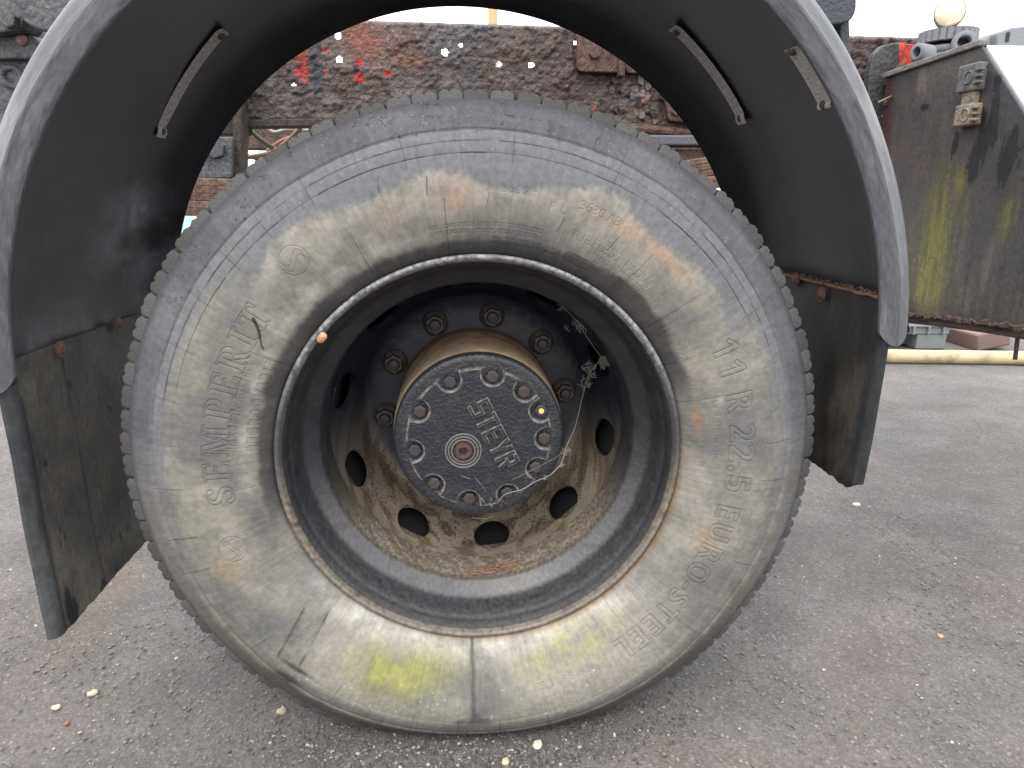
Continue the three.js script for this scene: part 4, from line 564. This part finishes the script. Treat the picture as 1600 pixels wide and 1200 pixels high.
// ---------------- storage box at the right
{
  const BX = 0.97, back = -0.70, topY = 0.648, botY = 0.118, peakZ = -0.40, chZ = -0.225, chY = 0.478, frontZ = -0.17;
  const prof = [[back, botY - 0.010], [frontZ, botY + 0.032], [frontZ, chY - 0.055], [peakZ, topY], [back, topY - 0.012]];
  const steelW = M({ color: 0xc9ccd2, roughness: 0.55, bumpMap: plasticB, bumpScale: 0.0008 });
  const bg = new THREE.Group(); bg.name = 'storage_box'; bg.position.y = HY; truck.add(bg);
  const ex = new THREE.ExtrudeGeometry(poly(prof.map(([z, y]) => [-z, y])), { depth: 0.75, bevelEnabled: false }); ex.rotateY(Math.PI / 2); ex.translate(BX + 0.004, 0, 0);
  put('box_body', boxUV(ex, 2), steelW, bg);
  const pz = (px, py) => { const p = atX(px, py, BX); return [p.z, p.y]; };
  const U = (z) => (z + 0.72) / 0.6, V = (y) => (y - 0.08) / 0.6;
  const blobs = [[1462, 400, 0.05, 0.12, [170, 168, 84], 0.9], [1450, 450, 0.04, 0.06, [176, 174, 90], 0.9], [1470, 330, 0.025, 0.07, [160, 152, 70], 0.7], [1505, 285, 0.018, 0.03, [150, 146, 74], 0.75], [1580, 340, 0.02, 0.05, [160, 156, 78], 0.7], [1512, 330, 0.012, 0.03, [148, 142, 80], 0.5]].map(([px, py, rz, ry, c, k]) => [...pz(px, py), rz, ry, c, k]);
  const darks = [[1540, 215, 0.028, 0.06], [1528, 250, 0.022, 0.05], [1556, 190, 0.018, 0.06], [1498, 225, 0.010, 0.022], [1448, 168, 0.018, 0.008], [1562, 130, 0.012, 0.02], [1580, 250, 0.03, 0.06]].map(([px, py, a, b]) => [...pz(px, py), a, b]);
  const pink = [[1545, 430, 0.014, 0.06], [1505, 400, 0.012, 0.05], [1520, 470, 0.03, 0.04], [1443, 128, 0.022, 0.03]].map(([px, py, a, b]) => [...pz(px, py), a, b]);
  const e2 = (z, y, a, b, rz, ry) => Math.exp(-(((z - a) / rz) ** 2) - ((y - b) / ry) ** 2);
  const map = tex(1024, 1024, (u, v, o) => {
    const z = u * 0.6 - 0.72, y = v * 0.6 + 0.08, n = fbm(z * 16, y * 12, 5), s = fbm(z * 70, y * 9, 4), m = fbm(z * 120, y * 120, 3);
    o[0] = 112; o[1] = 105; o[2] = 104; mix3(o, [98, 95, 100], cl(n * 1.4)); mix3(o, [134, 118, 110], cl(-n));
    mix3(o, [92, 90, 96], 0.8 * sm(z, -0.44, -0.3)); mix3(o, [120, 112, 94], 0.6 * sm(0.32 - y, 0, 0.15) * sm(z, -0.5, -0.35) * cl(0.6 + s));
    for (const [a, b, rz, ry, c, k] of blobs) mix3(o, c, k * cl(e2(z, y, a, b, rz, ry) * (1 + 0.9 * s + 0.5 * n)));
    for (const [a, b, rz, ry] of pink) mix3(o, [158, 140, 132], 0.7 * cl(e2(z, y, a, b, rz, ry) * (1 + 1.2 * s)));
    let dk = 0; for (const [a, b, rz, ry] of darks) dk = Math.max(dk, e2(z, y, a, b, rz, ry)); mix3(o, [48, 47, 52], 0.92 * sm(dk + 0.55 * s + 0.3 * m, 0.42, 0.6));
    mix3(o, [80, 74, 66], 0.8 * sm(0.15 - y, -0.02, 0.02) * cl(0.6 + n)); mix3(o, [92, 52, 44], 0.8 * sm(-0.66 - z, -0.02, 0.03));
    const q = 1 + 0.16 * m + 0.1 * s + 0.12 * (rnd() - 0.5); o[0] *= q; o[1] *= q; o[2] *= q;
  });
  const sh = poly(prof.map(([z, y]) => [-z, y])); const eg = extr(sh, 0.003, 0.0015, 1); eg.rotateY(Math.PI / 2); eg.translate(BX - 0.0045, 0, 0);
  { const P = eg.attributes.position, Uv = eg.attributes.uv; for (let i = 0; i < P.count; i++) Uv.setXY(i, U(P.getZ(i)), V(P.getY(i))); }
  put('end_panel', eg, M({ map, bumpMap: rustB, bumpScale: 0.0012, roughness: 0.55, specularIntensity: 0.8, g: 0.34 }), bg);
  // edge strip along the top, torn hem along the bottom
  const edgeM = M({ map: greyTex, roughness: 0.8, color: new THREE.Color().setRGB(2.0, 1.9, 1.8) });
  const strip = put('top_edge', boxUV(rbox(0.02, 0.012, 0.31, 0.003)), edgeM, bg); strip.position.set(BX - 0.004, topY - 0.002, -0.552); strip.rotation.x = -0.04;
  const hem = []; for (let i = 0; i < 90; i++) { const z = back + 0.03 + (frontZ - back - 0.03) * i / 90; const q = rbox(0.006, rr(0.003, 0.012), 0.011, 0.002); q.rotateX(rr(-0.3, 0.3)); q.translate(BX - 0.006 + rr(-0.004, 0.002), botY - 0.010 + 0.042 * i / 90 + rr(-0.003, 0.002), z); hem.push(q); }
  put('torn_hem', boxUV(mergeGeometries(hem), 6), rustM, bg);
  // toggle latch: two moulded blocks on a tan tongue
  const latchM = M({ map: greyTex, bumpMap: rustB, bumpScale: 0.001, roughness: 0.7, color: new THREE.Color().setRGB(1.35, 1.4, 1.35) }), tanM = M({ map: greyTex, bumpMap: rustB, bumpScale: 0.001, roughness: 0.7, color: new THREE.Color().setRGB(2.9, 2.4, 1.7) });
  const lt = new THREE.Group(); lt.name = 'latch'; bg.add(lt);
  const P = (px, py) => { const p = atX(px, py, BX - 0.012); return p; };
  const a = P(1520, 122), b = P(1516, 155), c = P(1514, 180);
  const b1 = rbox(0.026, 0.05, 0.055, 0.004); b1.translate(a.x, a.y, a.z); put('latch_block', boxUV(b1, 6), latchM, lt);
  const b2 = rbox(0.014, 0.055, 0.036, 0.004); b2.translate(b.x, b.y, b.z); put('latch_tongue', boxUV(b2, 6), tanM, lt);
  const b3 = rbox(0.026, 0.04, 0.052, 0.004); b3.translate(c.x, c.y, c.z); put('latch_block', boxUV(b3, 6), tanM, lt);
  const ringG = (p, r) => { const g = new THREE.TorusGeometry(r, 0.0016, 8, 24); g.rotateY(Math.PI / 2); g.translate(p.x - 0.0135, p.y, p.z + 0.006); return boxUV(g, 6); };
  put('latch_ring', ringG(a, 0.011), latchM, lt); put('latch_ring', ringG(c, 0.011), tanM, lt);
  for (const [p, q] of [[a, latchM], [c, tanM]]) for (let k = -1; k < 2; k++) { const g = rbox(0.01, 0.005, 0.016, 0.0015); g.translate(p.x - 0.010, p.y + k * 0.011, p.z + 0.030); put('latch_rib', boxUV(g, 6), q, lt); }
  // tube under the box and a hanging wire
  tube([at(1330, 490, -0.62), atX(1405, 497, 1.0), atX(1500, 507, 1.0), atX(1600, 522, 1.0), atX(1680, 540, 1.0)], 0.010, 40, 10, truck, 'tube', M({ map: rustTex, bumpMap: rustB, bumpScale: 0.002, roughness: 0.8, color: new THREE.Color().setRGB(1.5, 1.45, 1.5) })).position.y = HY;
  tube([atX(1591, 520, 1.0), atX(1588, 545, 1.0), atX(1586, 562, 1.0)], 0.004, 16, 6, truck, 'hanging_wire', rustM).position.y = HY;
  tube([atX(1414, 500, 1.0), atX(1417, 508, 1.0), atX(1419, 520, 1.0)], 0.004, 12, 6, truck, 'hanging_wire', rustM).position.y = HY;
  // ribbed air intake standing behind the box top
  const ai = new THREE.Group(); ai.name = 'air_intake'; ai.position.y = HY; truck.add(ai);
  const IZ = -0.66, q = at(1478, 80, IZ), sc = 1 / 650, grey = M({ color: 0x6a6b70, roughness: 0.75, bumpMap: rustB, bumpScale: 0.001 });
  const bel = []; for (let k = 0; k < 4; k++) { const y0 = -0.055 + k * 0.0165; bel.push([0.043, y0], [0.049, y0 + 0.003], [0.050, y0 + 0.011], [0.043, y0 + 0.014]); }
  const bl = revolve(bel.map(([r, z]) => [r * (1 + 0.1 * (z + 0.045) / 0.08), z]), 40); bl.rotateX(-Math.PI / 2); bl.translate(q.x, q.y, IZ); put('bellows', bl, grey, ai);
  for (let k = 0; k < 24; k++) { const t = k / 24 * 6.2832, g = new THREE.CylinderGeometry(0.0078, 0.0075, 0.024, 10); g.translate(q.x + 0.052 * Math.cos(t), q.y + 0.028, IZ + 0.052 * Math.sin(t)); put('cap_rib', boxUV(g, 6), grey, ai); }
  { const g = new THREE.CylinderGeometry(0.054, 0.052, 0.020, 32); g.translate(q.x, q.y + 0.027, IZ); put('intake_cap', boxUV(g, 6), grey, ai); }
  for (const [px, py, r, ry] of [[1506, 66, 0.023, -0.45], [1436, 82, 0.018, -1.35]]) { const p = at(px, py, IZ + 0.07), g = revolve([[r * 0.55, -0.03], [r * 0.55, 0.004], [r * 0.62, 0.008], [r, 0.006], [r * 1.02, -0.004], [r * 0.9, -0.03]], 32); g.rotateY(ry); g.translate(p.x, p.y, p.z); put('port', g, grey, ai); const h = new THREE.CylinderGeometry(r * 0.54, r * 0.54, 0.004, 24); h.rotateX(Math.PI / 2); h.translate(0, 0, -0.02); h.rotateY(ry); h.translate(p.x, p.y, p.z); put('port_hole', h, M({ color: 0x17171a, roughness: 0.8 }), ai); }
  // round lamp on top
  const lp = new THREE.Group(); lp.name = 'round_lamp'; const lq = at(1484, 20, -0.62); lp.position.set(lq.x, lq.y + HY, lq.z); lp.rotation.set(-0.05, -0.55, 0); truck.add(lp);
  put('housing', revolve([[0.026, -0.03], [0.029, -0.024], [0.030, -0.004], [0.031, 0.002], [0.028, 0.004]], 40), M({ color: 0x8a7c68, roughness: 0.4, metalness: 0.4 }), lp);
  put('lens', revolve([[0.029, 0.002], [0.026, 0.007], [0.018, 0.011], [0.009, 0.0128], [0, 0.0134]], 40), M({ color: 0xcfc3a2, roughness: 0.12, clearcoat: 1 }), lp);
  put('stem', new THREE.CylinderGeometry(0.004, 0.004, 0.03, 12).translate(0, -0.038, -0.012), grey, lp);
  // grey covers on the frame behind
  const cvr = (pts, z, name) => { const s = pts.map(([x, y]) => { const p = at(x, y, z); return [p.x, p.y]; }); const m = part(name, boxUV(extr(roundPoly(s, 0.006), 0.2, 0.004, 2).translate(0, 0, z - 0.2)), M({ color: 0x6f7076, roughness: 0.7, bumpMap: rustB, bumpScale: 0.001 })); return m; };
  cvr([[1518, 66], [1556, 53], [1556, 100], [1518, 100]], -0.72, 'frame_cover'); cvr([[1556, 52], [1580, 43], [1640, 38], [1640, 110], [1556, 110]], -0.70, 'frame_cover'); 
  { const p = at(1577, 57, -0.69); part('cover_slot', boxUV(rbox(0.008, 0.02, 0.01, 0.002).translate(p.x, p.y, -0.697)), M({ color: 0x202024 })); }
}

// ================================================================ THINGS AROUND
{
  // pale shell on the rim's edge
  const p = at(503, 528, 0.001), g = new THREE.SphereGeometry(0.0065, 24, 16); const P = g.attributes.position; for (let i = 0; i < P.count; i++) { const x = P.getX(i), y = P.getY(i), z = P.getZ(i), k = 1 + 0.16 * Math.sin(Math.atan2(y, x) * 1 + z * 900) * 0.5 + (x > 0.003 ? 0.25 : 0); P.setXYZ(i, x * k * 1.15, y * k * 0.85, z * 0.8); } g.rotateZ(0.9); g.computeVertexNormals();
  const spiral = []; for (let i = 0; i <= 50; i++) { const a = i / 50 * 12, r = 0.0058 * (1 - i / 62); spiral.push(new THREE.Vector3(r * Math.cos(a), r * Math.sin(a) * 0.85, 0.0022 + 0.0036 * i / 50)); }
  const s = new THREE.Group(); s.name = 'snail_shell'; s.position.set(p.x, p.y + HY, 0.004); scene.add(s);
  put('shell_body', g, M({ color: 0xa88468, roughness: 0.4 }), s); put('shell_whorl', tube(spiral, 0.0009, 100, 6), M({ color: 0x9a7258, roughness: 0.6 }), s);
  tag(s, 'tiny pale tan shell stuck on the rim edge, upper left of the wheel', 'shell');
  // cobweb between nut, disc and hub cap
  const T = []; const th = (pts, r = 0.0005) => T.push(tube(pts.map(([x, y, z]) => at(x, y, z)), r, pts.length * 4, 4));
  const clump = (px, py, z, n, s) => { for (let i = 0; i < n; i++) { const o = at(px, py, z).add(new THREE.Vector3(rr(-s, s), rr(-s, s), rr(-s, s) * 0.5)); T.push(tube([o, o.clone().add(new THREE.Vector3(rr(-s, s) * 0.7, rr(-s, s) * 0.7, rr(-s, s) * 0.4)), o.clone().add(new THREE.Vector3(rr(-s, s), rr(-s, s), rr(-s, s) * 0.5))], rr(0.0002, 0.0007), 5, 4)); } };
  th([[940, 560, -0.2], [925, 578, -0.22], [918, 592, -0.25], [910, 620, -0.22], [903, 650, -0.18], [897, 672, -0.14], [884, 700, -0.11], [878, 722, -0.1], [860, 742, -0.093], [838, 752, -0.088], [815, 765, -0.085], [790, 772, -0.085], [776, 785, -0.09], [762, 788, -0.09], [752, 778, -0.088]], 0.0008);
  th([[885, 700, -0.11], [872, 712, -0.095], [850, 725, -0.088], [800, 750, -0.084]], 0.0003); th([[905, 505, -0.2], [880, 480, -0.18], [868, 475, -0.16]], 0.0006); th([[906, 510, -0.2], [930, 545, -0.21], [946, 566, -0.2]], 0.0005);
  th([[918, 592, -0.25], [905, 640, -0.23], [896, 680, -0.18], [888, 730, -0.13]], 0.0003); th([[742, 746, -0.084], [750, 755, -0.084], [760, 768, -0.085]], 0.0003); th([[720, 743, -0.084], [735, 748, -0.084]], 0.0004); th([[738, 809, -0.12], [760, 810, -0.12], [770, 806, -0.12]], 0.0007);
  clump(906, 506, -0.2, 60, 0.009); clump(944, 565, -0.205, 50, 0.008); clump(922, 578, -0.22, 30, 0.010); clump(915, 600, -0.24, 22, 0.010); clump(886, 705, -0.11, 16, 0.005); clump(878, 726, -0.1, 12, 0.004); clump(880, 478, -0.17, 14, 0.006); clump(885, 512, -0.24, 10, 0.004); clump(850, 745, -0.088, 8, 0.004); clump(764, 786, -0.09, 14, 0.005);
  const web = put('cobweb', mergeGeometries(T), M({ color: 0x857f75, roughness: 0.9 }), scene); web.position.y = HY; tag(web, 'dusty white cobweb strung from the right wheel nut across the hub cap', 'cobweb');
  // dry needles lying in the rim
  const N = []; for (let i = 0; i < 80; i++) { const long = i < 16, heap = !long && i < 60, t = (-90 + (long ? rr(-11, 12) : heap ? rr(-1, 9) : rr(-9, 13))) * D2R, r = 0.2468 - (heap ? rr(0, 0.007) : rr(0, 0.002)), z = rr(-0.125, -0.097), o = new THREE.Vector3(r * Math.cos(t), r * Math.sin(t), z), a = long ? rr(-0.3, 0.3) : rr(-1.5, 1.5), l = long ? rr(0.025, 0.05) : rr(0.005, 0.015), lift = heap ? rr(0, 0.006) : rr(0.0005, 0.002), e = o.clone().add(new THREE.Vector3(l * Math.cos(a), 0, l * 0.4 * Math.sin(a))); { const k = 0.2468 / Math.max(0.2468, Math.hypot(e.x, e.y)); e.y = -Math.sqrt(Math.max(0, 0.2466 ** 2 - e.x * e.x)) + lift * k; } N.push(tube([o, o.clone().lerp(e, 0.5).add(new THREE.Vector3(0, rr(0, 0.002), 0)), e], heap ? rr(0.0004, 0.0009) : rr(0.0003, 0.0005), 5, 4)); }
  const nd = put('dry_needles', mergeGeometries(N), M({ color: 0x7d6248, roughness: 0.8 }), scene); nd.position.y = HY; tag(nd, 'small heap of dry brown needles lying at the bottom of the rim', 'needles', null, 'stuff');
  // loose grit and small stones on the asphalt
  const ico = new THREE.IcosahedronGeometry(1, 1); { const Q = ico.attributes.position; for (let i = 0; i < Q.count; i++) { const k = 1 + 0.35 * noise(Q.getX(i) * 2.1 + 4, Q.getY(i) * 2.1 + Q.getZ(i) * 3); Q.setXYZ(i, Q.getX(i) * k, Q.getY(i) * k * 0.7, Q.getZ(i) * k); } ico.computeVertexNormals(); }
  const NG = 26000, grit = new THREE.InstancedMesh(ico, M({ color: 0xffffff, roughness: 0.9 }), NG), mt = new THREE.Matrix4(), qt = new THREE.Quaternion(), cc = new THREE.Color();
  for (let i = 0; i < NG; i++) { const near = i < 20000, x = near ? rr(-1.1, 1.2) : rr(-2.4, 3.2), z = near ? 0.35 - 1.2 * Math.pow(rnd(), 1.1) : rr(-3, 0.3), s = Math.pow(rnd(), 3.2) * 0.0026 + 0.0005; mt.compose(new THREE.Vector3(x, s * 0.2 + 0.0015, z), qt.setFromEuler(new THREE.Euler(rr(-0.4, 0.4), rr(0, 6.3), rr(-0.4, 0.4))), new THREE.Vector3(s * rr(0.8, 1.5), s * rr(0.6, 1), s)); grit.setMatrixAt(i, mt); const g = rnd() < 0.03 ? rr(0.24, 0.4) : rr(0.08, 0.17); grit.setColorAt(i, cc.setRGB(g * rr(1, 1.08), g, g * rr(0.86, 1))); }
  grit.name = 'grit'; grit.castShadow = grit.receiveShadow = true; scene.add(grit); tag(grit, 'loose pale grit and stone chips scattered over the asphalt', 'grit', null, 'stuff');
  const ND = 5200, dirt_and_shade = new THREE.InstancedMesh(ico, M({ color: 0xffffff, roughness: 0.95 }), ND);  // real grit, packed dark to stand in for the tyre's contact shadow too
  for (let i = 0; i < ND; i++) { const q = rr(-1, 1) * Math.sqrt(rnd()), x = q * 0.42 - 0.02, e = Math.sqrt(Math.max(0, 1 - (x / 0.62) ** 2)), z = 0.052 * e - 0.36 * (1 - e) + (rnd() + rnd() + rnd() - 1.5) * 0.055, s = 0.0005 + Math.pow(rnd(), 3) * 0.0026; mt.compose(new THREE.Vector3(x, s * 0.3 + 0.0005, z), qt.setFromEuler(new THREE.Euler(rr(-0.5, 0.5), rr(0, 6.3), rr(-0.5, 0.5))), new THREE.Vector3(s * rr(0.8, 1.5), s * rr(0.7, 1), s)); dirt_and_shade.setMatrixAt(i, mt); const g = rnd() < 0.05 ? 0.28 : rr(0.035, 0.13); dirt_and_shade.setColorAt(i, cc.setRGB(g * 1.05, g, g * 0.94)); }
  dirt_and_shade.name = 'dirt_and_shade'; dirt_and_shade.castShadow = dirt_and_shade.receiveShadow = true; scene.add(dirt_and_shade); tag(dirt_and_shade, 'dark gritty crumbs at the foot of the tyre, also standing for its contact shadow', 'dirt_and_shade', null, 'stuff');
  const stoneM = (c) => M({ color: c, roughness: 0.9, bumpMap: rustB, bumpScale: 0.001 });
  for (const [px, py, s, c, label] of [[840, 1166, 0.0075, 0xcfc8b4, 'pale cream stone on the asphalt just in front of the tyre'], [1338, 790, 0.0085, 0xc9c3b2, 'pale stone on the asphalt below the right mud flap'], [145, 1085, 0.007, 0xb9b29c, 'biggest of the pale stones strewn at lower left'], [88, 1107, 0.006, 0xb9b6a0, 'flat greenish pale stone at far lower left'], [440, 1113, 0.007, 0xa59e86, 'tan stone beside the lower left of the tyre'], [790, 1192, 0.006, 0xc2b890, 'yellowish stone at the bottom edge of the view'], [1469, 995, 0.005, 0xb89a6a, 'tan chip of stone alone on the asphalt at right'], [105, 1131, 0.004, 0x9a6456, 'small red chip among the pale stones at lower left']]) { const p = atG(px, py), st = put('stone', ico, stoneM(c), scene); st.position.set(p.x, s * 0.4, p.z); st.scale.set(s * 1.3, s, s); st.rotation.y = px; tag(st, label, 'stone', 'loose stones on the asphalt'); }
  // far side of the yard: pipe, pallet, boards, post, container
  const pa = atG(1390, 567), pb = atG(1600, 570), dir = pb.clone().sub(pa).normalize(), p0 = pa.clone().addScaledVector(dir, -0.9), p1 = pb.clone().addScaledVector(dir, 1.2); p0.y = p1.y = 0.036;
  const pipe = put('pipe', boxUV(mergeGeometries([tube([p0, p0.clone().lerp(p1, 0.5), p1], 0.036, 8, 24)]), 2), M({ map: tex(256, 256, (u, v, o) => { const n = fbm(u * 6, v * 6, 4); o[0] = 206; o[1] = 188; o[2] = 146; mix3(o, [146, 124, 96], cl(n)); }), roughness: 0.5, g: 0.7 }), scene); tag(pipe, 'long cream yellow pipe lying on the ground beyond the truck', 'pipe');
  const pg = new THREE.Group(); pg.name = 'plastic_pallet'; const q0 = atG(1500, 553); pg.position.set(q0.x, 0, q0.z - 0.1); pg.rotation.y = -0.08; scene.add(pg); tag(pg, 'grey plastic pallet standing behind the yellow pipe', 'pallet');
  const pm = M({ color: 0x6d7274, roughness: 0.65 }), pd = M({ color: 0x83888a, roughness: 0.6 });
  put('deck', rbox(1.2, 0.03, 0.8, 0.006).translate(-0.6, 0.148, -0.4), pd, pg);
  for (let k = 0; k < 14; k++) put('rim_rib', rbox(0.012, 0.045, 0.02, 0.003).translate(-0.04 - k * 0.085, 0.112, -0.004), pm, pg);
  put('rim_band', rbox(1.2, 0.045, 0.02, 0.004).translate(-0.6, 0.112, -0.025), pm, pg);
  for (const x of [-0.09, -0.6, -1.11]) for (const z of [-0.1, -0.7]) put('foot_block', rbox(0.17, 0.09, 0.16, 0.008).translate(x, 0.045, z), pm, pg);
  const r0 = atG(1530, 548), slab = put('block', boxUV(rbox(0.2, 0.1, 0.3, 0.012).rotateZ(0.18), 2), M({ color: 0x6f5a55, roughness: 0.9, bumpMap: rustB, bumpScale: 0.002 }), scene); slab.position.set(r0.x + 0.08, 0.06, r0.z - 0.15); tag(slab, 'reddish brown block lying beside the grey pallet', 'block');
  const r1 = atG(1580, 536), bd = put('board', boxUV(rbox(0.9, 0.05, 0.1, 0.006), 3), M({ map: rustTex, roughness: 0.9, color: new THREE.Color().setRGB(1.8, 1.5, 1.3) }), scene); bd.position.set(r1.x + 0.35, 0.05, r1.z - 0.4); tag(bd, 'brown timber board on the ground right of the reddish block', 'board');
  const pp = at(770, 15, -7), post = put('post', new THREE.CylinderGeometry(0.045, 0.055, 5, 20), M({ color: 0xb9a275, roughness: 0.8 }), scene); post.position.set(pp.x, 2.5, -7); tag(post, 'pale yellowish post standing far behind the truck', 'post');
  const ct = new THREE.Group(); ct.name = 'container'; const cp = at(400, 240, -9); ct.position.set(cp.x, 0, -9); scene.add(ct); tag(ct, 'pale blue and white container seen through the gap under the frame', 'container');
  put('wall', rbox(1.6, 2.1, 2.2, 0.02).translate(-0.2, 1.15, -1.1), M({ color: 0xe8f2f4, roughness: 0.6 }), ct);
  for (let k = 0; k < 6; k++) put('panel', rbox(0.16, 1.9, 0.03, 0.006).translate(0.12 - k * 0.22, 1.15, 0.012), M({ color: k % 3 === 1 ? 0xe6eef0 : 0xa6cbd4, roughness: 0.6 }), ct);
}
renderer.render(scene, camera);
